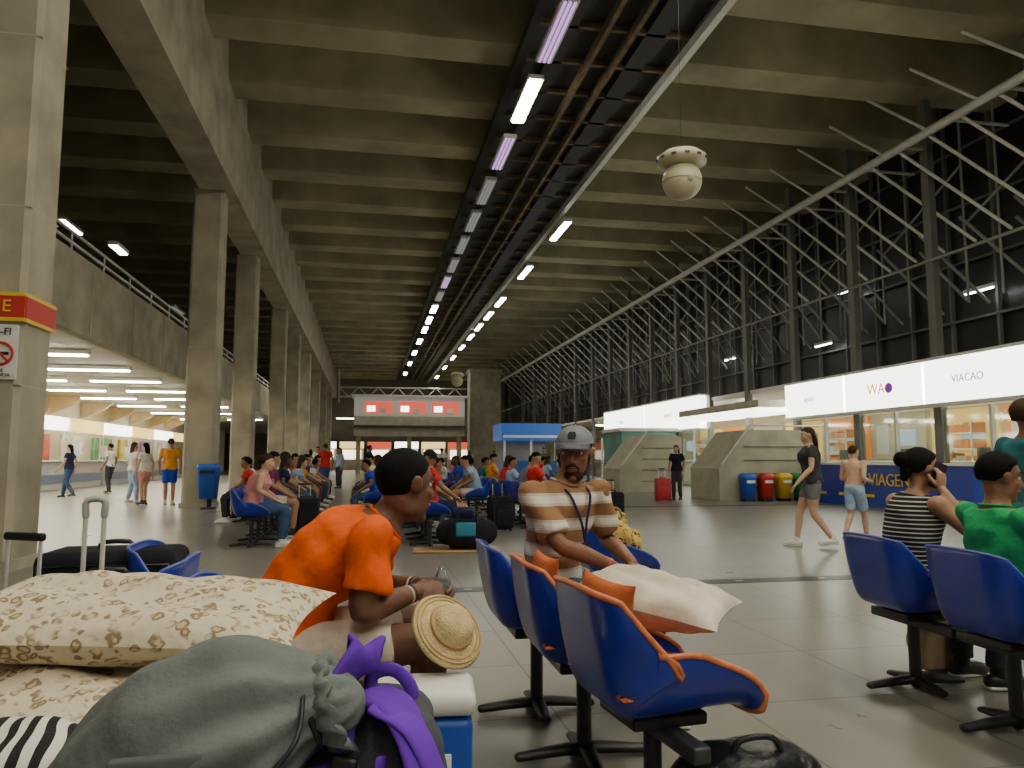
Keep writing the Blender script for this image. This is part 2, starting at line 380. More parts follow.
        V,F=[],[]; m2,n2=7,9
        for i in range(m2):
            for j in range(n2):
                el=rad(20+24*i/(m2-1)); az=rad(90)+rad(15)*(-1+2*j/(n2-1))*(1-.5*abs(i/(m2-1)-.55)**1.2)
                V.append((cr[0]*1.014*math.cos(el)*math.cos(az),cc_[1]+cr[1]*1.014*math.cos(el)*math.sin(az),cc_[2]+cr[2]*1.014*math.sin(el)))
        for i in range(m2-1):
            for j in range(n2-1): F.append((i*n2+j,i*n2+j+1,(i+1)*n2+j+1,(i+1)*n2+j))
        if cap.name=='cap_grey': ac.add(H((np.array(V),F)),mat('cap_badge',(.012,.012,.016),.8))
    if fine or vox<.016:
        wt=mat('eye_white',(.75,.72,.68),.3); ir=mat('eye_iris',(.02,.012,.008),.2); lp=mat('lips',(.20,.075,.055),.5)
        for s in (1,-1):
            ac.add(H(ell((s*.031,.0665,.006),(.0135,.0125,.0095))),wt); ac.add(H(ell((s*.031,.0755,.006),(.0058,.0045,.0058))),ir)
            ac.add(H(limb([(s*.015,.086,.032),(s*.033,.084,.038),(s*.049,.068,.032)],[.0035,.0045,.0025],8,k=3)),hair)
            ac.add(H(limb([(s*.018,.074,.012),(s*.031,.081,.0165),(s*.044,.070,.012)],[.003,.0036,.003],8,k=3)),skin)
        ac.add(H(limb([(-.023,.086,-.063),(-.008,.0955,-.0575),(0,.095,-.059),(.008,.0955,-.0575),(.023,.086,-.063)],[.003,.0052,.0045,.0052,.003],8,k=3)),lp)
        ac.add(H(limb([(-.021,.086,-.066),(0,.0945,-.0715),(.021,.086,-.066)],[.003,.0065,.003],8,k=4)),lp)
    if beard:
        ac.add(H(ell((0,.042,-.092),(.046,.045,.034),20,12)),beard)
        ac.add(H(limb([(-.03,.082,-.07),(-.02,.092,-.052),(0,.0985,-.049),(.02,.092,-.052),(.03,.082,-.07)],[.0042]*5,8,k=3)),beard)
        for s in(1,-1): ac.add(H(limb([(s*.066,.012,.0),(s*.064,.018,-.04),(s*.045,.035,-.085)],[.005,.009,.014],10,k=3)),beard)
    if extra: extra(ac,J,hd,HR)
    return ac.build(name,(loc[0],loc[1],z),yaw,scale=scale)
# ---------------------------------------------------------------- common mats
conc=mat('concrete_raw',(.36,.325,.24),.8,var=.24,vs=1.3,bump=.3,bs=9)
concd=mat('concrete_ceiling',(.33,.295,.19),.8,var=.28,vs=.7,bump=.3,bs=6)
concp=mat('concrete_painted',(.41,.38,.30),.65,var=.15,vs=2,bump=.15,bs=20)
steel=mat('steel_grey',(.62,.62,.58),.45,.2,var=.1)
steeld=mat('steel_dark',(.05,.05,.055),.5,.4)
black=mat('black_plastic',(.012,.012,.014),.45)
blackf=cloth('black_fabric',(.015,.015,.02))
white=mat('white_paint',(.75,.75,.71),.5)
blue=mat('chair_blue',(.010,.028,.36),.30,var=.2,vs=6,coat=.2)
blued=mat('chair_rim_worn',(.07,.11,.45),.4)
orim=mat('chair_rim_orange',(.62,.18,.07),.45,var=.35,vs=18)
ocush=cloth('orange_cushion',(.62,.16,.05))
tube=mat('lamp_tube',(1,1,1),emit=64,ecol=(1,.95,.78))
tubef=mat('lamp_tube_far',(1,1,1),emit=40,ecol=(1,.96,.82))
tubes=mat('lamp_tube_small',(1,1,1),emit=14,ecol=(.95,.97,1.0))
tubep=mat('lamp_tube_pink',(.8,.6,.9),emit=.9,ecol=(.8,.42,.95))
tubed=mat('lamp_tube_dim',(.5,.5,.5),emit=.22,ecol=(.8,.8,.85))
tubew=mat('lamp_tube_warm',(1,1,1),emit=52,ecol=(1,.92,.71))
signw=mat('sign_lit_white',(.9,.95,.88),emit=4.8,ecol=(1,1,.88))
# ---------------------------------------------------------------- architecture (hall axes a,b)
def hb(ac,a0,a1,b0,b1,z0,z1,m,bev=0): ac.add(box(((a0+a1)/2,(b0+b1)/2,(z0+z1)/2),(a1-a0,b1-b0,z1-z0),bev),m,False)
fm=bpy.data.materials.new('floor_tiles'); fm.use_nodes=True; nt=fm.node_tree; b=nt.nodes['Principled BSDF']
tc=nt.nodes.new('ShaderNodeTexCoord'); br=nt.nodes.new('ShaderNodeTexBrick'); br.offset=0
br.inputs['Scale'].default_value=1; br.inputs['Brick Width'].default_value=.9; br.inputs['Row Height'].default_value=.9; br.inputs['Mortar Size'].default_value=.006
br.inputs['Color1'].default_value=(.255,.242,.205,1); br.inputs['Color2'].default_value=(.30,.285,.243,1); br.inputs['Mortar'].default_value=(.11,.105,.09,1)
nz=nt.nodes.new('ShaderNodeTexNoise'); nz.inputs['Scale'].default_value=1.1; nz.inputs['Detail'].default_value=9; nz.inputs['Roughness'].default_value=.6
mr=nt.nodes.new('ShaderNodeMapRange'); mr.inputs['To Min'].default_value=.22; mr.inputs['To Max'].default_value=.40
mx=nt.nodes.new('ShaderNodeMix'); mx.data_type='RGBA'; mx.blend_type='MULTIPLY'; mx.inputs[0].default_value=.45
nt.links.new(tc.outputs['Object'],br.inputs['Vector']); nt.links.new(tc.outputs['Object'],nz.inputs['Vector'])
nt.links.new(nz.outputs['Fac'],mr.inputs['Value']); nt.links.new(mr.outputs['Result'],b.inputs['Roughness'])
nt.links.new(br.outputs['Color'],mx.inputs[6]); nt.links.new(nz.outputs['Fac'],mx.inputs[7]); nt.links.new(mx.outputs[2],b.inputs['Base Color'])
ac=Acc(); hb(ac,-20,32,-14,100,-.2,0,fm); ac.build('floor',rz=TH)
ac=Acc(); fs=mat('floor_strip_dark',(.012,.014,.022),.35); fl_=mat('floor_strip_sheen',(.5,.5,.46),.3)
for b0 in (7.0,18.4):
    hb(ac,-3.6,13.9,b0,b0+.24,0,.003,fs)
    x=-3.6
    while x<13.8: hb(ac,x,x+.07,b0+.10,b0+.14,0,.005,fl_); x+=.9  # pale dashes: sheen along the strip, painted in as colour
ac.build('trim_1',rz=TH)
# ceiling
ac=Acc(); hb(ac,-20,16.5,-14,92,11.6,11.8,concd)
bb=-12.6
while bb<92:
    ac.add(prism([(bb-.75,11.62),(bb-.48,10.45),(bb+.48,10.45),(bb+.75,11.62)],0,-20,16.5),concd,False); bb+=2.9
ac.build('ceiling',rz=TH)
ac=Acc(); hb(ac,-4.35,-3.5,-14,88,8.1,11.6,conc,); ac.build('ceiling_beam',rz=TH)
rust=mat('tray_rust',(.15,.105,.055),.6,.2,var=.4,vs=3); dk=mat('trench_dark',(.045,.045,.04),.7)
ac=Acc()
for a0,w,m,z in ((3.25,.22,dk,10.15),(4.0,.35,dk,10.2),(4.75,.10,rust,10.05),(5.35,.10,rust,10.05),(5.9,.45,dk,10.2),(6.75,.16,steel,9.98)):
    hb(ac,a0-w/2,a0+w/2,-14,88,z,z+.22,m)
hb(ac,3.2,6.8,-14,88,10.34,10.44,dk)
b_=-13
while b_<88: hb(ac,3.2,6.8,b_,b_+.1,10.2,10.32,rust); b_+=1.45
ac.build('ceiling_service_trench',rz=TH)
def lamp(a,bc,z,L,w,m,across=False,name='fluorescent_lamp'):
    ac=Acc()
    s=(L,w,.10) if across else (w,L,.10); t=(L*.96,w*.8,.05) if across else (w*.8,L*.96,.05)
    ac.add(box((0,0,.06),s,0),white if m not in (tubep,tubed) else steel,False)
    if m in (tubed,tubep):
        for j in (-1,0,1): ac.add(box((j*w*.28,0,-.005),(w*.14,L*.96,.05),.015),m)
    else: ac.add(box((0,0,-.005),t,.02),m)
    x,y=hw(a,bc); o=ac.build(name,(x,y,z),TH); return o
for F,m in ((14.6,tubep),(17.55,tube),(20.7,tubep),(23.8,tubed),(26.9,tubed),(30,tubed),(33.2,tubed),(36.4,tubep),(39.6,tubed),(43,tubef),(46.5,tubef),(50,tubef),(55,tubef),(61,tubef),(68,tubef),(76,tubef)):
    lamp(3.6,(F-3.6*SN)/CS,9.75,2.3,.36,m)
for F,m in ((28,tubef),(34.4,tubef),(41,tubef),(45,tubef),(49,tubef),(53,tubef),(58,tubef),(64,tubef),(71,tubef),(79,tubef)):
    lamp(7.0,(F-7*SN)/CS,9.75,2.4,.30,m)
for bc in (-10,-5,-1,4,8.5): lamp(3.6,bc,9.75,2.5,.42,tube); lamp(7.0,bc,9.75,2.5,.42,tube)
for bc in (-9,-3,3): lamp(-1.2,bc,9.75,2.5,.42,tube)  # extra row out of view, added to brighten the near hall
# columns
CA=-4.13
for i,(F,w) in enumerate(((8.55,.78),(19.3,.74),(25.6,.7),(35,.7),(42,.7),(50,.7),(60,.7),(70,.7),(80,.7))):
    a=CA; bc=(F-a*SN)/CS; ac=Acc(); hh=w/2
    ac.add(prism([(a-hh,bc-hh+.06),(a-hh+.06,bc-hh),(a+hh-.06,bc-hh),(a+hh,bc-hh+.06),(a+hh,bc+hh-.06),(a+hh-.06,bc+hh),(a-hh+.06,bc+hh),(a-hh,bc+hh-.06)],2,0,8.1),conc,False)
    hb(ac,a-hh-.03,a+hh+.03,bc-hh-.03,bc+hh+.03,0,.12,concp)
    for z in (2.0,4.0,6.0): hb(ac,a-hh-.002,a+hh+.002,bc-hh-.002,bc+hh+.002,z,z+.015,concp)
    ac.build('concrete_column',rz=TH)
a=CA; bc=(8.55-a*SN)/CS-.40
red=mat('sign_red',(.5,.03,.02),.5); yel=mat('sign_yellow',(.75,.52,.03),.5)
ac=Acc(); hb(ac,a-.41,a+.41,bc-.03,bc,2.74,2.98,red); hb(ac,a-.41,a+.41,bc-.032,bc,2.98,3.02,yel); hb(ac,a-.41,a+.41,bc-.032,bc,2.70,2.74,yel); hb(ac,a+.39,a+.42,bc,bc+.80,2.74,2.98,red)
hb(ac,a+.39,a+.421,bc,bc+.80,2.98,3.02,yel); hb(ac,a+.39,a+.421,bc,bc+.80,2.70,2.74,yel)
band=ac.build('column_sign_band',rz=TH)
def text(s,size,m,name,a,b_,z,rz_=0,parent=None,hall=True):
    cu=bpy.data.curves.new(name,'FONT'); cu.body=s; cu.size=size; cu.extrude=.004; cu.align_x='CENTER'; cu.align_y='CENTER'; cu.materials.append(m)
    o=bpy.data.objects.new(name,cu); COL.objects.link(o); x,y=hw(a,b_)
    o.location=(x,y,z); o.rotation_euler=(math.pi/2,0,TH+rz_)
    if parent:
        bpy.context.view_layer.update(); o.parent=parent; o.matrix_parent_inverse=parent.matrix_world.inverted()
    return o
text('E  E E',.19,yel,'lettering',a+.06,bc-.04,2.86,0,band)
ac=Acc(); hb(ac,a-.12,a+.36,bc-.02,bc,2.06,2.66,white)
t=np.linspace(0,2*math.pi,25); ac.add(limb([(a+.20+.12*math.cos(q),bc-.03,2.34+.12*math.sin(q)) for q in t],[.014]*25,8,k=1),red)
ac.add(limb([(a+.115,bc-.03,2.425),(a+.285,bc-.03,2.255)],[.014]*2,8,k=1),red); hb(ac,a+.12,a+.28,bc-.03,bc-.02,2.325,2.36,black)
ns=ac.build('no_smoking_sign',rz=TH); text('WI-FI',.11,black,'lettering',a+.17,bc-.03,2.58,0,ns); text('AREA DE\nPERMANENCIA',.05,black,'lettering',a+.14,bc-.03,2.13,0,ns)
bc2=(19.3+3.85*SN)/CS-.85
ac=Acc(); bb_=mat('bin_blue',(.02,.12,.55),.4)
ac.add(loft([(A(-3.75,bc2,.25),A(.20,0,0),A(0,.16,0)),(A(-3.75,bc2,.95),A(.25,0,0),A(0,.2,0)),(A(-3.75,bc2,.98),A(.27,0,0),A(0,.22,0)),(A(-3.75,bc2,1.08),A(.26,0,0),A(0,.2,0))],16,p=5),bb_)
hb(ac,-3.92,-3.58,bc2-.215,bc2-.2,.85,.93,black); hb(ac,-3.8,-3.7,bc2+.12,bc2+.2,0,1,steeld); hb(ac,-3.9,-3.6,bc2-.1,bc2+.2,0,.04,steeld)
ac.build('litter_bin',rz=TH)
# mezzanine (left)
ac=Acc(); hb(ac,-20,-6.3,-14,88,4.0,4.35,concp); ac.build('mezzanine_slab',rz=TH)
ac=Acc(); hb(ac,-6.3,-6.05,-14,88,3.85,5.5,conc)
bb=-12
while bb<88: hb(ac,-6.06,-6.04,bb,bb+.03,3.85,5.5,concp); bb+=3
ac.build('mezzanine_parapet',rz=TH)
ac=Acc()
for z in (5.72,5.95): ac.add(limb([(-6.17,-14,z),(-6.17,88,z)],[.035]*2,8,k=1),steel)
bb=-13
while bb<88: ac.add(limb([(-6.17,bb,5.5),(-6.17,bb,5.95)],[.025]*2,6,k=1),steel); bb+=2
ac.build('mezzanine_railing',rz=TH)
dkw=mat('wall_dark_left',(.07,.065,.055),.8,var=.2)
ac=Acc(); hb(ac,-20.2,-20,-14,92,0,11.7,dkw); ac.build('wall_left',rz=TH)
warm=mat('canopy_warm',(.60,.46,.26),.6,var=.1); cream=mat('wall_cream',(.62,.54,.38),.6)
ac=Acc(); hb(ac,-14.2,-14,-14,80,0,4,cream); ac.build('wall_shopfront_left',rz=TH)
for i,bc in enumerate((14,17.5,21,24.5,28,32,36,41,47,54)):
    for a in (-8.2,-11.2): lamp(a,bc,3.85,2.3,.26,tubew,True,'soffit_lamp')
for bc in range(12,60,4):
    ac=Acc(); ac.add(prism([(-13.9,3.98),(-13.9,3.2),(-12.9,3.62),(-12.5,3.98)],1,bc-.12+.9,bc+.12+.9),warm,False); ac.build('canopy_rib',rz=TH)
cols=[(.55,.4,.05),(.3,.12,.4),(.6,.62,.6),(.1,.3,.5),(.6,.1,.06),(.65,.62,.5),(.15,.4,.2)]
k=0
for bc in np.arange(19,60,4.2):
    ac=Acc(); m1=mat('counter_front_%d'%(k%3),[(.5,.5,.47),(.45,.42,.36),(.35,.37,.4)][k%3],.4)
    ac.add(box((-12.2,bc,.55),(.6,3.9,1.1),.03),m1,False); ac.add(box((-12.15,bc,1.12),(.8,4,.05),.02),white,False)
    hb(ac,-11.88,-11.86,bc-1.8,bc+1.8,.25,.6,mat('counter_panel',(.12,.16,.25),.3))
    for j in (-1.9,1.9): ac.add(limb([(-12.0,bc+j,1.1),(-12.0,bc+j,2.35)],[.03]*2,8,k=1),steel)
    hb(ac,-12.3,-11.9,bc-2,bc+2,2.35,2.85,signw if k%2 else mat('sign_lit_yellow',(.8,.6,.1),emit=1.6,ecol=(1,.75,.25)))
    ac.build('ticket_counter',rz=TH)
    ac=Acc(); hb(ac,-14,-13.9,bc-1.5,bc+1.4,1.1,2.3,mat('poster_%d'%(k%7),cols[k%7],.5,var=.5,vs=1.6)); hb(ac,-13.9,-13.87,bc-.6,bc+.6,1.3,1.9,white)
    ac.build('wall_poster',rz=TH); k+=1
# far-end
ac=Acc(); hb(ac,-20,17,90,90.3,0,11.7,mat('wall_far_dark',(.16,.145,.115),.8,var=.2,vs=.5)); ac.build('wall_far',rz=TH)
for i in range(7):  # made-up lit shops, added to brighten the far end
    x=-6+i*3.0; ac=Acc(); hb(ac,x,x+2.6,85.6,86.2,0,1.1,concp); hb(ac,x,x+2.6,85.8,86.2,2.4,3.1,[signw,MC['sign_lit_yellow'],mat('far_fill_red_glow',(.5,.05,.03),emit=1.0,ecol=(.9,.12,.05))][i%3])
    for q in (x,x+2.5): hb(ac,q,q+.1,85.8,86.2,0,2.4,white)
    hb(ac,x,x+2.6,87.0,87.2,0,3.1,mat('added_shop_back',(.6,.52,.38),.6)); hb(ac,x+.3,x+2.3,86.9,87.0,1.2,2.2,mat('far_fill_glow',(1,1,1),emit=3,ecol=(1,.9,.7)))
    ac.build('added_far_kiosk',rz=TH)
for x in (-2,2,6): lamp(x,77,5.2,2.2,.3,tubef,True)  # lamps added by the booth to lift the dark far end
fb=(66-1.5*SN)/CS
glow=mat('booth_window_lit',(.6,.1,.08),emit=.8,ecol=(.9,.12,.08))
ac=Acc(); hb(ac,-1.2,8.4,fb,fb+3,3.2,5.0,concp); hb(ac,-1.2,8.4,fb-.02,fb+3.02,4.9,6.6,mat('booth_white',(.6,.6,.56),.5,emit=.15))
for i in range(3):
    x=-.3+i*2.9; hb(ac,x,x+2.4,fb-.08,fb,5.15,6.2,glow); hb(ac,x+.2,x+.9,fb-.1,fb-.07,5.3,5.8,signw); hb(ac,x+1.3,x+1.8,fb-.1,fb-.07,5.2,5.6,white)
hb(ac,-1.4,8.6,fb-.4,fb+3.2,6.6,6.75,white); hb(ac,-1.2,8.4,fb-.5,fb,3.9,4.1,dk)
for x in (-.8,3.6,8): hb(ac,x-.2,x+.2,fb+.5,fb+.9,0,3.3,conc)
ac.build('control_booth',rz=TH)
ac=Acc()
for z in (7.6,8.6): ac.add(limb([(-3,80,z),(13,80,z)],[.09]*2,6,k=1),steel)
for i in range(16): ac.add(limb([(-3+i,80,7.6 if i%2 else 8.6),(-2+i,80,8.6 if i%2 else 7.6)],[.06]*2,6,k=1),steel)
for x in (-3,13): ac.add(limb([(x,80,7),(x,80,10.4)],[.1]*2,6,k=1),steel)
ac.build('far_roof_truss',rz=TH)
ac=Acc(); hb(ac,9.3,12.2,70,72,0,9.6,conc); hb(ac,9.2,12.3,69.9,72.1,9.3,9.6,concp); ac.build('concrete_stair_tower',rz=TH)
# ---- right truss wall
gl=mat('night_glass',(.02,.02,.017),.35,spec=.4,var=.3,vs=.4)
ac=Acc(); hb(ac,16.2,16.3,-14,90,3.7,11.7,gl); ac.build('window_1',rz=TH)
ac=Acc(); tp=mat('truss_post',(.15,.15,.135),.5,.1); tg=mat('truss_grey_dim',(.26,.26,.24),.5,.1)
bb=-12
while bb<88:
    hb(ac,16.05,16.15,bb-.04,bb+.04,3.7,11.6,tp); bb+=1.6
for z in (5.0,6.6,8.2,9.8): hb(ac,16.05,16.15,-14,90,z-.03,z+.03,tp)
ac.build('window_mullions',rz=TH)
ac=Acc(); AA=14.0
posts=[ (F-AA*SN)/CS for F in (12.6,15.75,18.9,22.05,25.2,28.4,31.6,34.8,38,41.2,44.5,48,52,56,60,65,70,76)]
for pb in posts:
    hb(ac,AA-.09,AA+.09,pb-.13,pb+.13,0,10.4,tp)
def bar(p,q,r,m): ac.add(limb([p,q],[r,r],6,k=1),m)
bar((13.3,-14,9.15),(13.3,88,9.15),.11,steel); bar((13.9,-14,6.2),(13.9,88,6.2),.04,tg)
for i in range(len(posts)-1):
    p,q=posts[i],posts[i+1]; mid=(p+q)/2; w=q-p
    bar((13.3,p,9.15),(14,p,9.15),.05,steel); bar((13.3,mid,9.15),(14.9,mid,9.15),.04,steel)
    for f in (0,.33,.66):
        bar((13.35,p+w*(f+.4),9.1),(15.0,p+w*(f-.1),6.7),.045,steel)
    bar((14.9,q,7.4),(15.6,mid,5.2),.045,tg); bar((15,mid,7.4),(15.6,p,5.2),.045,tg)
    bar((15,p,5.2),(15,mid,6.9),.04,tg); bar((15.0,p,8.8),(15.0,q,7.2),.035,tg)
    for f in (0,.33,.66): bar((15.0,p+w*f,10.3),(15.0,p+w*f,5.2),.035,tg)
    for f in (.2,.7): bar((13.3,p+w*f,9.15),(12.5,p+w*(f+.35),10.4),.04,steel)
    bar((13.3,mid,9.15),(15.6,mid,10.4),.04,tg)
ac.build('steel_truss_wall',rz=TH)
k=0
txtc=[mat('txt_teal',(.02,.45,.42),.5,emit=.3,ecol=(.02,.5,.45)),mat('txt_orange',(.7,.3,.02),.5,emit=.5,ecol=(.85,.4,.05)),mat('txt_purple',(.25,.05,.4),.5,emit=.3,ecol=(.3,.05,.5))]
segs=[(posts[0]-6,posts[0]),(posts[0],posts[1]),(posts[1],posts[2]),(posts[2],posts[3]),(posts[3],posts[4]),(posts[6],posts[8]),(posts[8],posts[10])]
names=['ROTA','VIAS','VIACAO','WA','aguia','RAPIDO','LINHA']
for (p,q) in segs:
    ac=Acc(); lo,hi=(2.55,3.6) if k<5 else (2.5,3.85)
    hb(ac,13.55,13.85,p+.05,q-.05,lo,hi,signw); hb(ac,13.5,13.9,p,q,hi,hi+.07,steel); hb(ac,13.5,13.9,p,q,lo-.07,lo,steel)
    c=(p+q)/2; zc=(lo+hi)/2
    if k==3: ac.add(ell((13.53,c-.35,zc),(.02,.16,.14),16,9),txtc[2])
    o=ac.build('lightbox_sign',rz=TH)
    text(names[k],.42 if k==3 else .26,[txtc[0],txtc[0],txtc[2],txtc[1],txtc[0],txtc[2],txtc[0]][k],'lettering',13.52,c+.15,zc,-math.pi/2,o); k+=1
ac=Acc(); hb(ac,12.6,14.2,posts[4],posts[6],2.75,2.9,signw); hb(ac,12.6,14.3,posts[4],posts[6],2.9,3.15,concp); ac.build('kiosk_canopy',rz=TH)
ac=Acc(); hb(ac,14,20,-14,90,3.62,3.75,white); ac.build('shop_ceiling',rz=TH)
ac=Acc(); hb(ac,19.8,20,-14,90,0,3.7,mat('shop_wall',(.60,.50,.34),.6)); ac.build('wall_shop_back',rz=TH)
for bc in (4,9,13,17,21,25,30,36,42,50): lamp(16.5,bc,3.5,2.4,.3,tubew,True,'shop_lamp')
gmat=bpy.data.materials.new('shop_glass'); gmat.use_nodes=True; nt=gmat.node_tree; nt.nodes.clear()
o1=nt.nodes.new('ShaderNodeOutputMaterial'); mxs=nt.nodes.new('ShaderNodeMixShader'); tr=nt.nodes.new('ShaderNodeBsdfTransparent'); gs=nt.nodes.new('ShaderNodeBsdfGlossy'); gs.inputs['Roughness'].default_value=.05
tr.inputs['Color'].default_value=(.85,.9,.87,1); mxs.inputs[0].default_value=.14
nt.links.new(tr.outputs[0],mxs.inputs[1]); nt.links.new(gs.outputs[0],mxs.inputs[2]); nt.links.new(mxs.outputs[0],o1.inputs[0])
k=2
for i in range(len(posts)-1):
    if i in (4,5): continue
    p,q=posts[i],posts[i+1]; ac=Acc(); hb(ac,13.97,14.0,p+.13,q-.13,.1,2.45,gmat); hb(ac,13.93,14.04,p+.1,q-.1,0,.12,steel); hb(ac,13.93,14.04,(p+q)/2-.04,(p+q)/2+.04,.1,2.45,steel); hb(ac,13.93,14.04,p+.1,q-.1,1.0,1.05,steel)
    ac.build('window_%d'%k,rz=TH); k+=1
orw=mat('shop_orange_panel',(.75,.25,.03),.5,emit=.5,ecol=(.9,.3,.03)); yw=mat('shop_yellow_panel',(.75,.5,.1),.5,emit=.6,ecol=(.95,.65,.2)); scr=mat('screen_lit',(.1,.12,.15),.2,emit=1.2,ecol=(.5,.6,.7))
sc=[(.6,.2,.04),(.45,.36,.2),(.5,.45,.1),(.45,.05,.05),(.5,.4,.3),(.5,.5,.5)]
for i,bc in enumerate(np.arange(8,52,3.2)):
    ac=Acc()
    ac.add(box((17.0,bc+1.4,.55),(.6,2.6,1.1),.03),mat('shop_counter',(.5,.44,.34),.5),False); ac.add(box((17.0,bc+1.4,1.12),(.75,2.8,.05),.02),white,False)
    ac.add(box((16.95,bc+.9,1.36),(.04,.5,.34),.01),black); ac.add(box((16.95,bc+.9,1.18),(.06,.06,.1)),black)
    ac.build('shop_counter',rz=TH)
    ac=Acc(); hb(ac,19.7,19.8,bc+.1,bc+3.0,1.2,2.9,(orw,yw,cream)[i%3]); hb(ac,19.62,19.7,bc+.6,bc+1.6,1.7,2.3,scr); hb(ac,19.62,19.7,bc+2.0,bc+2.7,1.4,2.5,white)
    ac.build('shop_wall_panel',rz=TH)
    if i%2==0:
        ac=Acc()
        for z in (.5,1.0,1.5,2.0): 
            hb(ac,18.6,19.4,bc,bc+1.5,z,z+.04,white)
            x=bc+.05
            while x<bc+1.3:
                w=random.uniform(.12,.4); hb(ac,18.7,19.2,x,min(x+w,bc+1.45),z+.04,z+random.uniform(.2,.42),mat('goods_%d'%random.randrange(6),sc[random.randrange(6)],.5)); x+=w+.03
        hb(ac,18.6,18.64,bc-.02,bc+.02,0,2.4,steel); hb(ac,18.6,18.64,bc+1.48,bc+1.52,0,2.4,steel); ac.build('shop_shelf',rz=TH)
ac=Acc(); pb=(17.5-12.9*SN)/CS
cb=mat('counter_blue',(.02,.05,.35),.35); hb(ac,12.4,13.3,pb-1.5,pb+4.5,0,1.05,cb); hb(ac,12.35,13.35,pb-1.6,pb+4.6,1.05,1.1,white)
for j in range(6): hb(ac,12.37,12.4,pb-1.3+j,pb-.9+j,.25,.32,yel)
o=ac.build('service_counter',rz=TH); text('MAIS VIAGENS',.42,yel,'lettering',12.36,pb+1.5,.68,-math.pi/2,o)
def wedge(name,a0,a1,b0,b1,h,sl,m):
    ac=Acc(); ac.add(prism([(a0,0),(a1,0),(a1,h*.95),(a1-.3,h),(a0+sl,h),(a0,h-sl*1.25)],1,b0,b1),m,False)
    for j in range(1,5):
        f=j/5; ac.add(box(((a0+a1)/2+sl*.4,b0-.015,h*.95*f),((a1-a0)-sl*(.9),.03,.025)),mat('groove',(.12,.12,.1),.8),False)
    ac.add(limb([(a0+.05,b0-.06,h-sl*1.25+.12),(a0+sl+.05,b0-.06,h+.12),(a1,b0-.06,h+.12)],[.025]*3,8,k=1),steel)
    ac.build(name,rz=TH)
wc=mat('stair_concrete',(.36,.35,.26),.7,var=.15,vs=2)
wedge('stair_enclosure',10.0,13.2,20.6,22.6,2.05,.9,wc); wedge('stair_enclosure',9.0,11.4,26.5,28.5,2.1,1.0,wc)
for i,c in enumerate(((.02,.1,.5),(.5,.03,.02),(.65,.42,.02),(.02,.3,.08))):
    ac=Acc(); m=mat('bin_%d'%i,c,.4); x=10.65+i*.56
    ac.add(loft([(A(x,20.2,.08),A(.17,0,0),A(0,.16,0)),(A(x,20.2,.62),A(.215,0,0),A(0,.2,0)),(A(x,20.2,.66),A(.235,0,0),A(0,.22,0)),(A(x,20.2,.72),A(.225,0,0),A(0,.21,0)),(A(x,20.2,.80),A(.16,0,0),A(0,.14,0))],16,p=4),m)
    hb(ac,x-.12,x+.12,19.97,19.99,.52,.6,white); hb(ac,x-.15,x+.15,20.05,20.35,0,.09,black)
    ac.build('recycling_bin',rz=TH)
ac=Acc(); kb=(45-9.5*SN)/CS
hb(ac,7.8,11.2,kb,kb+3,0,1.1,mat('kiosk_blue',(.02,.10,.40),.4)); hb(ac,7.7,11.3,kb-.1,kb+3,2.3,3.3,mat('kiosk_sign',(.02,.10,.42),.4,emit=.22,ecol=(.03,.2,.7)))
for x in (7.9,9.5,11.1): hb(ac,x-.06,x+.06,kb,kb+.12,0,2.4,white)
hb(ac,8,11,kb+2.8,kb+2.9,1.1,2.3,concp); hb(ac,7.8,11.2,kb-.12,kb-.1,2.45,2.6,white)
ac.build('information_kiosk',rz=TH)
ac=Acc(); kb=(33-11*SN)/CS
hb(ac,10.8,13.3,kb,kb+2.5,0,2.4,mat('kiosk_teal',(.08,.25,.2),.5,var=.3,vs=1)); hb(ac,10.7,13.4,kb-.1,kb+2.6,2.4,2.55,white); hb(ac,11,12,kb-.03,kb,1.0,2.0,glow); hb(ac,12.2,13.1,kb-.03,kb,.2,2.1,signw)
ac.build('snack_kiosk',rz=TH)
def globe(x,y,z,s,name='globe_speaker'):
    ac=Acc(); gc=mat('globe_cream',(.48,.44,.29),.4)
    ac.add(ell((0,0,0),(.30*s,.30*s,.29*s),28,18),gc); ac.add(loft([(A(0,0,.22*s),A(.22*s,0,0),A(0,.22*s,0)),(A(0,0,.27*s),A(.37*s,0,0),A(0,.37*s,0)),(A(0,0,.36*s),A(.38*s,0,0),A(0,.38*s,0)),(A(0,0,.44*s),A(.28*s,0,0),A(0,.28*s,0)),(A(0,0,.46*s),A(.1*s,0,0),A(0,.1*s,0))],28),gc)
    for i in range(12):
        t=i*math.pi/6; ac.add(box((.376*s*math.cos(t),.376*s*math.sin(t),.315*s),(.02,.07*s,.03*s),0,Rz(t)),steeld,False)
    for zz,r in ((-.02,.301),): ac.add(limb([(r*s*math.cos(t),r*s*math.sin(t),zz*s) for t in np.linspace(0,2*math.pi,33)],[.005]*33,6,k=1),mat('globe_band',(.3,.27,.17),.5))
    ac.add(ell((.06*s,-.25*s,-.04*s),(.07*s,.06*s,.07*s)),mat('globe_lens',(.35,.34,.25),.3))
    ac.add(limb([(0,0,.45*s),(0,0,9.9-z)],[.003]*2,6,k=1),steeld)
    ac.build(name,(x,y,z))
globe(2.54,11,5.33,.98); globe(-2.9,40,5.3,1.0)
for (bc,z) in ((17,5.6),(13.5,6.4),(24,5.2),(31,5.6),(22.5,6.8)): lamp(15.7,bc,z,1.0,.08,tubes,False,'platform_lamp')  # set inside the glass, standing in for platform lights outside
lamp(-9.5,26,8.6,1.6,.25,tubef); lamp(-9.5,40,8.6,2.2,.3,tubed); lamp(-6.8,22,6.9,1.0,.25,tubes)
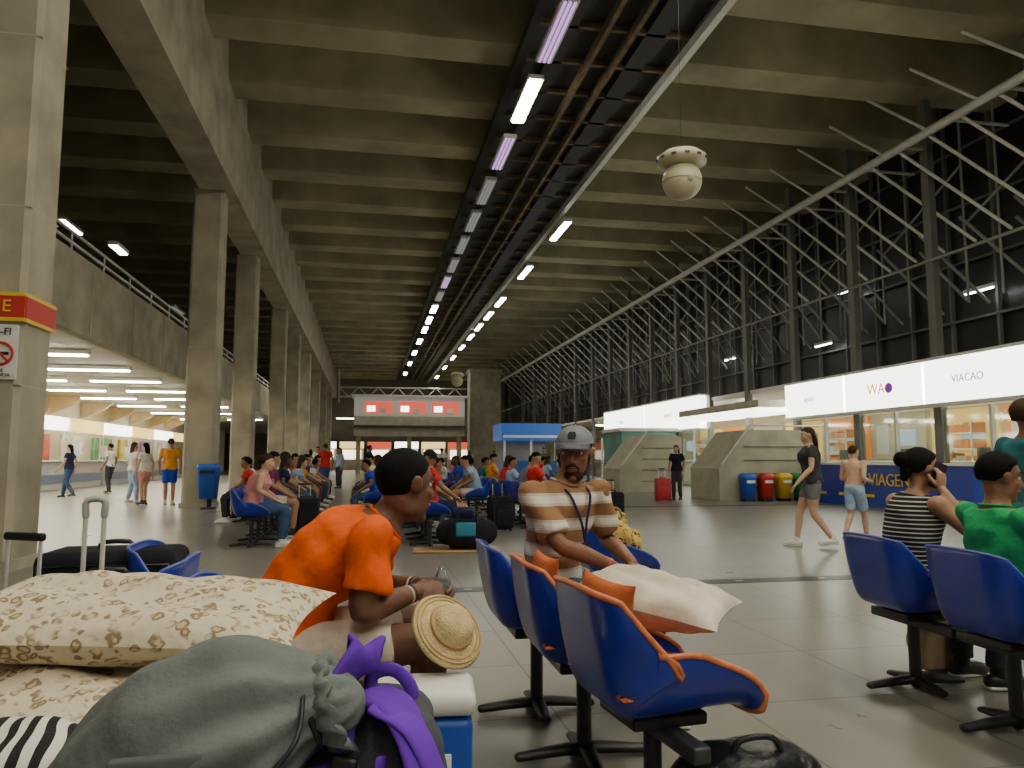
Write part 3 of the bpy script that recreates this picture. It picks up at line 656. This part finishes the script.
for bc in (48,56,64): lamp(-5.2,bc,7,1.4,.3,tubef)
# ---------------------------------------------------------------- chairs
def chair_shell():
    C=catmull([(.24,.415),(.20,.435),(.05,.43),(-.12,.42),(-.20,.455),(-.245,.60),(-.275,.80)],4); m=len(C); S=np.linspace(-1,1,23)
    V=[];F=[]
    for i in range(m):
        t=i/(m-1); T=nrm(np.append(C[min(i+1,m-1)]-C[max(i-1,0)],0))[:2]; N=A(T[1],-T[0])
        w=np.interp(t,[0,.3,.7,.9,1],[.225,.245,.25,.245,.215]); h=np.interp(t,[0,.12,.35,.6,.8,1],[.02,.08,.19,.21,.17,.06])
        for s in S:
            a=abs(s); x=math.copysign(w*(1-(1-a)**1.7)/1,s); q=max(0,(a-.42)/.58); rise=h*q**1.7
            y,z=C[i][0]+N[0]*rise,C[i][1]+N[1]*rise
            if t>.85: z-=(t-.85)/.15*.035*a**3
            V.append((x*(1+.06*q),y,z))
    n=len(S)
    for i in range(m-1):
        for j in range(n-1): F.append((i*n+j,i*n+j+1,(i+1)*n+j+1,(i+1)*n+j))
    V=np.array(V); edge=[i*n for i in range(m)]+[(m-1)*n+j for j in range(1,n)]+[i*n+n-1 for i in range(m-2,-1,-1)]+[j for j in range(n-2,-1,-1)]
    E=V[edge]
    v,f,_=evalmesh([(V,F)],[('SOLIDIFY',dict(thickness=.012,offset=0)),('SUBSURF',dict(levels=1))])
    return (v,f),E
SHELL,EDGE=chair_shell()
chmesh={}
def pillow_geo(L,W,T,n=28,amp=0,seed=0,corner=.12):
    V=[];F=[];g=np.linspace(-1,1,n)
    for sgn in (1,-1):
        for i in g:
            for j in g:
                px=L*i*(1-corner*.6*(1-j*j)*abs(i)**3); py=W*j*(1-corner*.6*(1-i*i)*abs(j)**3)
                h=(max(0,1-abs(i)**2.6)**.55)*(max(0,1-abs(j)**2.6)**.55)
                nz_=amp*h*(math.sin(5*i+seed+3*math.sin(3*j))+.6*math.sin(9*j+4*i+seed)+.5*math.sin(13*i-5*j))
                V.append((px,py,sgn*T*h+nz_))
    for k_ in (0,1):
        o=k_*n*n
        for i in range(n-1):
            for j in range(n-1):
                q=(o+i*n+j,o+(i+1)*n+j,o+(i+1)*n+j+1,o+i*n+j+1); F.append(q if k_==0 else q[::-1])
    return np.array(V),F
def chair(a,b,kind='n',yaw=None,foot=True,world=None):
    key=(kind,foot)
    x,y=hw(a,b) if world is None else world
    rz=TH-math.pi/2 if yaw is None else yaw
    if key in chmesh:
        o=bpy.data.objects.new('waiting_chair',chmesh[key]); COL.objects.link(o); o.location=(x,y,0); o.rotation_euler=(0,0,rz); return o
    ac=Acc(); ac.add(SHELL,blue)
    ac.add(limb(EDGE,[.010 if kind=='o' else .007]*len(EDGE),8,k=1),orim if kind=='o' else blued)
    if kind=='o':
        v,f=pillow_geo(.225,.22,.05); ac.add((v+A(0,.01,.49),f),ocush)
        v,f=pillow_geo(.20,.17,.035); ac.add(xf((v,f),Rx(rad(80)),(0,-.18,.65)),ocush)
    ac.add(box((0,0,.385),(.26,.26,.04),.01),black); ac.add(box((0,0,.345),(.62,.06,.05),.01),steeld)
    if foot:
        ac.add(limb([(0,0,.36),(0,0,.03)],[.03,.03],14,k=1),steeld)
        ac.add(limb([(0,-.27,.025),(0,0,.045),(0,.27,.025)],[.028,.04,.028],10,ref=(1,0,0),flat=.6),black)
        ac.add(limb([(-.2,0,.025),(0,0,.045),(.2,0,.025)],[.025,.038,.025],10,ref=(0,1,0),flat=.6),black)
    o=ac.build('waiting_chair',(x,y,0),rz); chmesh[key]=o.data; return o
def fb_(F,a): return (F-a*SN)/CS
RA=.93
chair(RA,fb_(2.58,RA),'o',yaw=TH-math.pi/2+.12); chair(RA-.05,fb_(3.2,RA),'o'); chair(RA-.11,fb_(3.80,RA),'n')
R3=2.87
for F in (4.15,3.52,2.9,2.3): chair(R3,fb_(F,R3))
chair(-.30,fb_(2.66,-.30)); chair(-.80,fb_(3.75,-.80)); chair(-.98,fb_(3.15,-.98),yaw=TH+math.pi/2)
rows=[(-1.55,[10.6,11.3,12.0,12.8,13.6,14.4,15.0,15.8,16.8,17.6,18.3,19.1,20,21,22,23.5]),
      (.88,[10.8,11.5,12.2,13.4,14.1,14.8,16.5,17.3,19,20,22,24]),
      (2.9,[13.3,14.0,14.7,15.4,16.6,17.3,18,19.5,20.3,22,24,26]),(5.2,[21,21.8,22.6,24,26,28])]
for a,Fs in rows:
    for F in Fs: chair(a,fb_(F,a))
back=[(-2.2,[14.6,15.6,17,18.4,20,22]),(.2,[14.5,15.8,17.4,19,21]),(2.2,[15.6,16.8,18.2,20,22.5,25])]
for a,Fs in back:
    for F in Fs: chair(a,fb_(F,a),yaw=TH+math.pi/2)
# ---------------------------------------------------------------- people
S1=mat('skin_brown',(.24,.11,.06),.58,var=.16,vs=14,bump=.15,bs=60); S2=mat('skin_tan',(.36,.19,.115),.58,var=.14,vs=14); S3=mat('skin_light',(.52,.32,.22),.58,var=.1,vs=12); S4=mat('skin_dark',(.10,.045,.026),.52,var=.1,vs=12); S5=mat('skin_deep',(.155,.068,.038),.55,var=.18,vs=14,bump=.15,bs=60)
HK=mat('hair_black',(.006,.005,.005),.85,bump=.25,bs=200,spec=.15); HB=mat('hair_brown',(.04,.02,.01),.7,bump=.25,bs=160,spec=.2)
orange=cloth('shirt_orange',(.85,.12,.012)); khaki=cloth('shorts_khaki',(.55,.47,.38)); jean=cloth('denim_blue',(.05,.09,.18)); greyf=cloth('fabric_grey',(.16,.16,.17))
whitef=cloth('fabric_white',(.65,.64,.6)); redf=cloth('fabric_red',(.55,.03,.03)); purpf=cloth('fabric_maroon',(.16,.03,.08)); greenf=cloth('shirt_green',(.03,.36,.13)); tealf=cloth('fabric_teal',(.03,.14,.16)); navyf=cloth('fabric_navy',(.015,.02,.06)); yelf=cloth('shirt_amber',(.65,.28,.04)); pinkf=cloth('fabric_pink',(.6,.25,.25)); lblue=cloth('fabric_lightblue',(.3,.42,.6)); darkg=cloth('fabric_charcoal',(.045,.045,.05)); bluef=cloth('shorts_blue',(.02,.06,.45)); capg=cloth('cap_grey',(.20,.21,.235),.25)
strbw=stripes('shirt_brown_white',(.32,.17,.085),(.62,.52,.42),2.7,2,.50,extra=(.80,(.78,.73,.65)))
strbk=stripes('tank_black_white',(.02,.02,.02),(.5,.5,.46),13,2,.80)
YF=TH-math.pi/2
def bottle(ac,J,hd,HR):
    pc=mat('bottle_plastic',(.6,.7,.75),.1,trans=.8)
    c=J['rwr']*.5+J['lwr']*.5+A(0,.075,-.03)
    ac.add(loft([(c+A(0,0,-.09),A(.028,0,0),A(0,.028,0)),(c+A(0,0,-.08),A(.032,0,0),A(0,.032,0)),(c+A(0,0,.05),A(.032,0,0),A(0,.032,0)),(c+A(0,0,.085),A(.014,0,0),A(0,.014,0)),(c+A(0,0,.1),A(.014,0,0),A(0,.014,0))],16),pc)
    for key in ('r','l'):
        w=J[key+'wr']; d=nrm(J[key+'wr']-J[key+'el'])
        for o_,m in ((.045,mat('bracelet',(.55,.5,.4),.4)),(.03,mat('bracelet_dark',(.05,.03,.02),.5))): ac.add(limb([w-d*o_,w-d*(o_-.008)],[.032,.031],14,0,0,k=1),m)
person('seated_man_orange_shirt',(-.80,2.66),YF-.03,
   sit(41,bend=.06,hy=34,hp=-6,rel=(.23,.28,.69),rwr=(.075,.45,.72),lel=(-.22,.30,.69),lwr=(-.055,.47,.72),rkn=(.17,.48,.57),lkn=(-.17,.50,.57),ran=(.15,.46,.09),lan=(-.15,.48,.09),
     rc=1.1,lc=1.1,rn=(.9,.1,.5),ln=(-.9,.1,.5),rd=(-.35,.9,-.1),ld=(.35,.9,-.1)),S5,orange,khaki,HK,vox=.0065,scale=1.04,sleeve=.72,leg=.8,shoe=black,style='buzz',extra=bottle,seed=2,fat=1.08,hs=1.06)
def capx(ac,J,hd,HR):
    w=J['rwr']; d=nrm(J['rwr']-J['rel']); ac.add(limb([w-d*.05,w-d*.025],[.032,.032],14,0,0,k=1),mat('watch_red',(.4,.08,.05),.4))
    n=J['neck']; s=Rz(J['twist']); f=s@A(0,1,0); x=s@A(1,0,0)
    ac.add(limb([n+x*.07+f*.02,n+x*.055+f*.115-A(0,0,.06),n+x*.02+f*.150-A(0,0,.18),n+f*.150-A(0,0,.27)],[.007]*4,8,flat=.4,ref=x),navyf)
    ac.add(limb([n-x*.07+f*.02,n-x*.055+f*.115-A(0,0,.06),n-x*.01+f*.150-A(0,0,.18),n+f*.150-A(0,0,.27)],[.007]*4,8,flat=.4,ref=x),navyf)
    ac.add(box(n+f*.158-A(0,0,.31),(.05,.01,.075),.004,s),navyf)
person('seated_man_grey_cap',(.20,3.80),YF-.35,
   sit(8,twist=-52,bend=.03,hy=-94,hp=-5,rel=(.22,.06,.79),rwr=(.10,.30,.68),lel=(-.22,.24,.79),lwr=(-.04,.38,.68),rkn=(.13,.46,.54),lkn=(-.15,.46,.55),rc=.6,lc=.8),
   S1,strbw,jean,HK,vox=.0068,scale=1.02,sleeve=.85,leg=1.5,shoe=black,style='buzz',cap=capg,beard=mat('beard_stubble',(.03,.016,.010),.8),extra=capx,seed=5,fat=1.04,hs=1.08)
def phone(ac,J,hd,HR):
    ac.add(box(hd+HR@A(.098,.035,-.03),(.011,.075,.15),.005,HR@Rx(-.3)),black)
person('seated_woman_striped_tank',(2.12,4.15),YF,
   sit(9,bend=.02,hy=-6,hp=-6,rel=(.27,.20,.86),rwr=(.15,.12,1.10),lel=(-.2,.22,.75),lwr=(-.08,.40,.66),rc=1.2,rn=(.9,.3,.2),rd=(-.15,.15,.9)),
   S2,strbk,darkg,HK,vox=.0085,scale=.95,fem=True,sleeve=0,leg=1.5,shoe=black,style='bun',extra=phone,seed=4,fat=1.05)
person('seated_person_green_shirt',(2.21,3.52),YF-.06,
   sit(1,bend=-.01,hy=-12,hp=-8,rel=(.27,.18,.82),rwr=(.15,.14,1.02),lel=(-.22,.21,.76),lwr=(-.1,.38,.66),rc=1.3,rd=(-.3,0,.9),rn=(.6,.7,.2)),
   S1,greenf,khaki,HK,vox=.0085,scale=.92,sleeve=.75,leg=.7,style='short',seed=8,fat=1.0)
person('standing_woman_teal_top',(3.38,5.0),YF+.2,stand(0,hy=-10),S1,tealf,jean,HB,vox=.014,scale=.91,fem=True,sleeve=1.5,leg=1.5,shoe=black,style='curly',seed=9)
person('walking_woman',(4.15,10.6),1.35,stand(2,stride=.75,hp=-8,hy=10),S3,darkg,greyf,HB,vox=.013,scale=.94,fem=True,sleeve=.5,leg=.55,shoe=whitef,style='long',seed=3,fat=1.15)
person('walking_boy',(5.0,11.2),-.9,stand(2,stride=.7,hy=-15,rwr=(.2,.2,1.1),lwr=(-.2,.2,1.12)),S3,None,lblue,HB,vox=.013,scale=.80,sleeve=.4,leg=.8,shoe=None,style='short',seed=6)
person('woman_with_suitcase',(4.78,22.2),2.6,stand(0,stride=.2),S2,blackf,darkg,HK,vox=.02,scale=.92,fem=True,sleeve=.6,leg=1.5,shoe=black,style='long')
ppl=[('standing_man_amber_shirt',(-8.9,19.9),.3,yelf,bluef,S2,1.0,'short',.8),('standing_woman',(-9.6,20.0),1.2,whitef,pinkf,S3,.93,'long',.6),('standing_woman',(-10.3,20.8),-.6,whitef,lblue,S3,.95,'long',1.5),
     ('walking_woman',(-13.9,24),1.6,navyf,jean,S3,.95,'long',1.5),('standing_man',(-8.3,20.9),2.2,lblue,khaki,S2,1.0,'short',.8),('standing_man',(-14.2,27),1.5,whitef,darkg,S1,1.0,'short',1.5),
     ('standing_man',(-8.4,33),2.8,whitef,jean,S2,1,'short',1.5),('standing_woman',(-9.5,36),0.4,redf,darkg,S2,.95,'long',1.5),('standing_man',(-5.6,30),-1.2,navyf,jean,S1,1,'short',1.5),
     ('standing_man',(-3.5,38),0,whitef,jean,S1,1,'short',1.5),('standing_woman',(-1,42),2,redf,jean,S2,.95,'long',1.5),('standing_man',(1.5,36),3,greyf,darkg,S2,1,'short',1.5),('standing_woman',(2.6,30),1,whitef,jean,S3,.95,'long',1.5),
     ('standing_man',(4.0,40),1,pinkf,jean,S1,1,'short',1.5),('standing_man',(-6.6,27),.5,redf,jean,S1,1,'short',1.5),('standing_woman',(-7.0,31),2.5,lblue,darkg,S2,.95,'long',1.5),('standing_man',(-4.6,44),.5,navyf,jean,S1,1,'short',1.5),
     ('standing_man',(-7.5,52),.5,whitef,jean,S1,1,'short',1.5),('standing_woman',(-5.5,56),.5,redf,jean,S1,.95,'long',1.5),('standing_man',(-3.0,54),.5,whitef,jean,S1,1,'short',1.5)]
for i,(nm,l,yw,sh_,pa,sk,sc_,st,lg) in enumerate(ppl):
    person(nm,l,yw,stand(0,stride=.7 if 'walking' in nm else .12*(i%3)),sk,sh_,pa,HK if i%2 else HB,vox=.022,scale=sc_,fem='woman' in nm,sleeve=.5,leg=lg,shoe=black if i%2 else whitef,style=st,seed=i)
cl=[pinkf,purpf,redf,navyf,whitef,greyf,lblue,redf,yelf,tealf,darkg,whitef,bluef]
sk=[S3,S2,S1,S4,S2,S1]
def crowd(a,F,i,cap=None,style=None,shirt=None,yaw=0,vox=.022,lean=None,skin=None,**kw):
    x,y=hw(a,fb_(F,a)); f=(i%3==0)
    person('seated_woman' if f else 'seated_man',(x,y),YF+yaw,sit(lean if lean is not None else (4,22,-4,12,0)[i%5],hy=(0,30,-50,15,-20)[i%5],hp=(-5,-15,0)[i%3],bend=.03),skin or sk[i%6],shirt or cl[i%13],[jean,khaki,darkg,navyf][i%4],HK if i%3 else HB,
      vox=vox,scale=(.97,1.0,.93)[i%3],fem=f,sleeve=kw.get('sleeve',.55),leg=[1.5,.75][i%2],shoe=black if i%2 else whitef,style=style or ['long' if f else 'short','buzz','short'][i%3],cap=cap,seed=i,fat=kw.get('fat',1.0))
crowd(-1.55,10.6,0,shirt=pinkf,lean=16,sleeve=0,fat=1.15,style='bun',vox=.015,skin=S3)
crowd(-1.55,12.0,1,shirt=purpf,lean=8,fat=1.1,vox=.017,skin=S2); crowd(-1.55,12.8,2,shirt=purpf,vox=.018)
for i,F in enumerate((13.6,14.4,15.0,15.8,16.8,17.6,18.3,19.1,20,21,22,23.5)): crowd(-1.55,F,i+3,cap=blackf if i in(1,6) else None)
crowd(.88,10.8,7,cap=blackf,shirt=redf,vox=.015,yaw=.2); crowd(.88,11.5,8,shirt=whitef,vox=.017)
for i,F in enumerate((13.4,14.8,16.5,17.3,19,20,22,24)): crowd(.88,F,i+20)
crowd(2.9,13.3,7,shirt=redf,vox=.017)
for i,F in enumerate((14.7,15.4,16.6,18,19.5,20.3,22,24,26)): crowd(2.9,F,i+31)
for i,F in enumerate((21,22.6,24,28)): crowd(5.2,F,i+44)
bcl=[redf,whitef,yelf,redf,lblue,pinkf,bluef]
j=0
for a,Fs in back:
    for F in Fs:
        if j%5!=4: crowd(a,F,j+50,yaw=math.pi,shirt=bcl[j%7],vox=.026)
        j+=1
# ---------------------------------------------------------------- luggage & props
def place(ac,name,loc,rz=0,rx=0,ry=0):
    o=ac.build(name,loc,rz); o.rotation_euler=(rx,ry,rz); return o
leo2=leopard('leopard_yellow',(.55,.38,.10),(.03,.02,.01),22)
chair(1.72,fb_(5.5,1.72)); x,y=hw(1.72,fb_(5.5,1.72))
ac=Acc(); V,F=remesh([limb([(-.14,0,.0),(0,0,.03),(.14,0,0)],[.11,.15,.11],16),ell((.05,.02,.14),(.1,.09,.08))],.012,3,.007,18); ac.add((V,F),leo2)
for s in (-1,1): ac.add(limb([(-.08,s*.05,.10),(-.05,s*.06,.24),(.05,s*.06,.24),(.08,s*.05,.10)],[.008]*4,8),mat('tote_handle',(.3,.2,.1),.6))
place(ac,'leopard_print_handbag',(x-.01,y,.60),.3)
leo=leopard('leopard_cream',(.66,.58,.43),(.27,.19,.11),36); pcream=cloth('pillow_cream',(.64,.57,.46),.4); zebra=stripes('zebra',(.02,.02,.02),(.7,.68,.62),9,0,.5,dist=5)
ac=Acc(); ac.add(pillow_geo(.41,.25,.072,34,.009,1),leo); place(ac,'leopard_print_pillow',(-.86,1.78,.845),.05,.06,.03)
ac=Acc(); ac.add(pillow_geo(.36,.24,.062,34,.008,4),leo); place(ac,'leopard_print_pillow',(-.94,1.66,.710),-.06,.06,-.0)
ac=Acc(); ac.add(pillow_geo(.27,.18,.078,30,.008,7),pcream)
x,y=hw(RA+.03,fb_(2.58,RA)); place(ac,'cream_pillow',(x+.01,y+.15,.715),-.5,.10,.14)
def suitcase(name,loc,rz,w,d,h,m,handle=.0,soft=True,rx=0,ry=0):
    ac=Acc(); ac.add(box((0,0,h/2+.03),(w,d,h),.05),m)
    ac.add(limb([(-w/2+.03,-d/2-.003,.12),(-w/2+.03,-d/2-.003,h-.03),(w/2-.03,-d/2-.003,h-.03),(w/2-.03,-d/2-.003,.12)],[.006]*4,6,k=1),steeld)
    ac.add(box((0,-d/2-.012,h*.42),(w*.75,.04,h*.5),.02),m)
    ac.add(limb([(-.07,0,h+.03),(-.06,0,h+.06),(.06,0,h+.06),(.07,0,h+.03)],[.012]*4,8,k=2),black)
    for i in (-1,1):
        for j in (-1,1): ac.add(limb([(i*(w/2-.05)-.012,j*(d/2-.04),.028),(i*(w/2-.05)+.012,j*(d/2-.04),.028)],[.028]*2,12,0,0,k=1),black)
    if handle:
        for i in (-1,1): ac.add(limb([(i*.09,d/2-.03,h),(i*.09,d/2-.03,h+handle)],[.008]*2,8,k=1),steel)
        ac.add(box((0,d/2-.03,h+handle),(.22,.03,.035),.012),black)
    return place(ac,name,loc,rz,rx,ry)
suitcase('black_suitcase',(-.98,1.80,0),.1,.48,.32,.56,blackf); suitcase('black_suitcase',(-.52,1.72,0),-.1,.38,.28,.56,blackf)
suitcase('black_suitcase',(-1.92,3.75,0),.2,.62,.36,.74,blackf,.0); suitcase('black_suitcase',(-1.68,3.22,0),.3,.46,.28,.68,blackf,.0)
suitcase('black_suitcase',(-2.12,3.2,0),-.3,.42,.28,.55,mat('suitcase_brown',(.05,.03,.025),.5),.32)
suitcase('black_suitcase',(-1.62,2.15,0),.2,.40,.28,.64,mat('suitcase_brown',(.05,.03,.025),.5),.0)
ac=Acc()
for i in (-1,1): ac.add(limb([(i*.028,0,.15),(i*.028,0,1.03)],[.008]*2,8,k=1),steel)
ac.add(limb([(-.028,0,1.01),(-.026,0,1.06),(.026,0,1.06),(.028,0,1.01)],[.012]*4,10,k=3),mat('handle_grey',(.40,.45,.42),.4))
for z in (.25,.6): ac.add(box((0,0,z),(.28,.02,.025),.008),steel)
ac.add(box((0,-.12,.06),(.34,.26,.02),.008),steel)
for i in (-1,1): ac.add(limb([(i*.17,0,.07),(i*.20,0,.07)],[.07]*2,18,0,0,k=1),black); ac.add(limb([(i*.13,0,.1),(i*.13,0,.62)],[.009]*2,8,k=1),steel)
place(ac,'folding_luggage_cart',(-1.42,2.62,0),.35)
ac=Acc(); V,F=remesh([limb([(-.2,0,0),(-.08,0,.03),(.1,0,.03),(.22,0,0)],[.07,.11,.11,.07],16)],.012,3,.006,22); ac.add((V,F),zebra); place(ac,'zebra_print_bag',(-.84,1.33,.61),.2)
suitcase('grey_suitcase',(-.84,1.33,0),.1,.40,.22,.45,mat('suitcase_grey',(.06,.06,.065),.5))
gd=mat('duffel_grey',(.125,.145,.14),.75,var=.16,vs=5,bump=.45,bs=20)
V,F=remesh([limb([(-.24,0,-.10),(-.16,0,-.03),(-.02,0,.02),(.08,0,.03),(.15,.0,.015),(.205,.0,.0)],[.08,.125,.15,.135,.095,.062],26)],.008,3,.006,22,1)
ang=np.arctan2(V[:,2],V[:,1]); k_=np.clip((V[:,0]+.10)/.2,0,1); rr_=1+.06*k_*np.sin(ang*11+V[:,0]*9); V[:,1]*=rr_; V[:,2]=V[:,2]*rr_
ac=Acc(); ac.add((V,F),gd); ac.add(limb([(.19,.066*math.cos(t),.066*math.sin(t)+.004) for t in np.linspace(0,2*math.pi,19)],[.006]*19,8,k=1),black)
V,F=loft([(A(.19,0,.0),A(0,.06,0),A(0,0,.06)),(A(.21,0,.0),A(0,.078,0),A(0,0,.074)),(A(.232,0,.0),A(0,.092,0),A(0,0,.086)),(A(.226,0,0),A(0,.07,0),A(0,0,.066)),(A(.205,0,0),A(0,.03,0),A(0,0,.03))],52); 
ang=np.arctan2(V[:,2],V[:,1]); V[:,0]+=.008*np.sin(ang*13); ac.add((V,F),gd)
ac.add(limb([(.19,-.05,.05),(.17,-.12,.0),(.10,-.145,-.04),(.05,-.15,-.10)],[.004]*4,8),black)
ac.add(box((-.02,-.145,.03),(.14,.02,.07),.008,Ry(.3)),mat('duffel_patch',(.09,.10,.10),.8))
o=place(ac,'grey_drawstring_duffel_bag',(-.475,1.22,.745),.15,.0,-.34); o.scale=(.94,.94,.94)
suitcase('dark_suitcase',(-.47,1.22,0),.1,.32,.22,.50,mat('suitcase_dark',(.03,.03,.035),.5))
pur=cloth('backpack_purple',(.13,.03,.42),.3); pk=mat('backpack_shell',(.055,.055,.07),.8,bump=.4,bs=25)
V,F=remesh([limb([(0,0,-.30),(0,0,-.2),(0,0,0),(0,.02,.05)],[.13,.145,.125,.08],22,ref=(1,0,0),flat=.62,p=2.8)],.01,3,.004,18,2)
ac=Acc(); ac.add((V,F),pk)
def strap(pts,w=.028,th=.18,m=pur): ac.add(limb(pts,[w]*len(pts),12,ref=(.3,1,.2),flat=th,k=6,p=3),m)
strap([(-.12,-.08,-.22),(-.12,-.115,-.08),(-.08,-.105,.06),(-.05,-.05,.15),(-.06,.03,.11)],.040,.22)
strap([(.11,-.08,-.30),(.13,-.12,-.14),(.10,-.105,.0),(.04,-.08,.08),(-.02,-.04,.09)],.040,.22)
strap([(-.10,-.105,-.04),(-.02,-.125,-.01),(.08,-.12,-.05),(.16,-.08,-.16)],.024,.2)
strap([(.0,-.09,.085),(.07,-.10,.065),(.13,-.08,-.02),(.20,-.05,-.14)],.028,.2)
strap([(-.02,-.11,-.20),(-.02,-.125,-.08),(-.03,-.11,.03),(-.04,-.07,.10)],.018,.2)
strap([(.04,-.11,-.24),(.05,-.125,-.10),(.03,-.115,.02)],.014,.2)
strap([(-.05,-.05,.13),(-.12,-.09,.08),(-.16,-.12,-.05),(-.18,-.13,-.18)],.010,.2,mat('strap_yellow',(.6,.5,.1),.6))
ac.add(limb([(-.03,.0,.07),(-.035,-.005,.11),(.0,-.005,.125),(.035,0,.10),(.03,.0,.06)],[.012]*5,10,k=4,flat=.5),pur)
ac.add(box((.08,-.125,-.03),(.05,.02,.035),.006),black); ac.add(box((-.02,-.13,.0),(.04,.018,.03),.006),black)
place(ac,'purple_strap_backpack',(-.225,1.33,.72),-.1,-.1,.2)
suitcase('dark_suitcase',(-.21,1.40,0),-.15,.34,.20,.28,blackf)
straw=mat('straw',(.66,.50,.25),.8,var=.2,vs=30,bump=.5,bs=120)
ac=Acc(); rings=[]
for r,z in ((.145,.0),(.14,.012),(.11,.018),(.082,.025),(.075,.05),(.067,.075),(.045,.087),(.01,.09)): rings.append((A(0,0,z),A(r,0,0),A(0,r,0)))
ac.add(loft(rings,36),straw); ac.add(limb([(.080*math.cos(t),.080*math.sin(t),.034) for t in np.linspace(0,2*math.pi,25)],[.008]*25,8,k=1),mat('hat_ribbon',(.45,.3,.12),.7))
for r in (.10,.115,.13): ac.add(limb([(r*math.cos(t),r*math.sin(t),.017-.04*max(0,r-.12)) for t in np.linspace(0,2*math.pi,31)],[.004]*31,6,k=1),mat('straw_dark',(.48,.34,.15),.8))
o=place(ac,'straw_hat',(-.205,2.46,.66),.35,.80,.5); o.scale=(.88,.88,.88)
ac=Acc(); ac.add(box((0,0,.24),(.28,.22,.46),.025),mat('cooler_blue',(.015,.07,.40),.35)); ac.add(box((0,0,.51),(.30,.24,.07),.03),white)
ac.add(limb([(-.155,0,.42),(-.17,-.05,.48),(-.17,.05,.48)],[.008]*3,8),white); ac.add(box((0,-.115,.33),(.16,.012,.1),.004),white)
place(ac,'cooler_box',(-.26,2.32,0),.1)
ac=Acc(); V,F=remesh([limb([(-.2,0,.14),(-.05,0,.17),(.12,0,.16),(.22,0,.12)],[.11,.15,.14,.09],16),box((0,0,.07),(.42,.22,.14),.04)],.012,3,.008,20); ac.add((V,F),mat('black_bag_shiny',(.012,.012,.014),.35,bump=.5,bs=18))
ac.add(limb([(-.08,-.05,.28),(-.05,-.06,.34),(.06,-.06,.34),(.1,-.05,.27)],[.010]*4,8),black)
x,y=hw(RA+.26,fb_(2.45,RA)); place(ac,'black_shoulder_bag',(x,y,0),.2)
ac=Acc(); V,F=remesh([loft([(A(0,0,.02),A(.17,0,0),A(0,.09,0)),(A(0,0,.2),A(.18,0,0),A(0,.10,0)),(A(0,0,.34),A(.15,0,0),A(0,.05,0))],20,p=3)],.012,2,.006,15); ac.add((V,F),mat('tote_beige',(.5,.38,.25),.7))
for i in(-1,1): ac.add(limb([(-.07,i*.03,.33),(-.05,i*.04,.42),(.05,i*.04,.42),(.07,i*.03,.33)],[.008]*4,8),mat('tote_handle',(.3,.2,.1),.6))
place(ac,'beige_tote_bag',(2.45,4.5,0),.3)
ac=Acc(); ac.add(limb([(-.24,0,.22),(-.22,0,.22),(.22,0,.22),(.24,0,.22)],[.17,.21,.21,.17],20,k=1,p=2.6),blackf); ac.add(box((-.05,-.0,.46),(.3,.26,.16),.05),navyf); ac.add(box((-.02,-.2,.27),(.26,.04,.18),.02),mat('bag_cyan',(.02,.2,.3),.6))
ac.add(limb([(-.12,-.16,.36),(-.1,-.2,.5),(.1,-.2,.5),(.12,-.16,.36)],[.014]*4,8),black); place(ac,'travel_duffel_bag',(-.60,10.2,.02),.1)
ac=Acc(); ac.add(box((0,0,.012),(1.15,.5,.02),.008),mat('cardboard',(.42,.24,.11),.8)); place(ac,'cardboard_sheet',(-.72,10.15,0),.1)
suitcase('red_suitcase',(4.32,22.0,0),0,.45,.3,.62,mat('suitcase_red',(.45,.015,.03),.4),.3); 
for x,y in ((-3.3,12.3),(-.2,12.9),(1.0,13.0),(1.9,14.5)): suitcase('black_suitcase',(x,y,0),.5,.4,.26,.55,blackf,.25)
# ---------------------------------------------------------------- world, camera
w=bpy.data.worlds.new('ambient_fill'); bpy.context.scene.world=w; w.use_nodes=True; w.node_tree.nodes['Background'].inputs[0].default_value=(1,.93,.76,1); w.node_tree.nodes['Background'].inputs[1].default_value=.2  # uniform warm ambient fill, added to brighten the whole hall
cam=bpy.data.cameras.new('camera'); cam.sensor_width=36; cam.lens=36*760/1024; cam.clip_start=.05; cam.clip_end=300
co=bpy.data.objects.new('camera',cam); COL.objects.link(co); co.location=(0,0,1.2); co.rotation_euler=(rad(90+5.64),0,0)
bpy.context.scene.camera=co
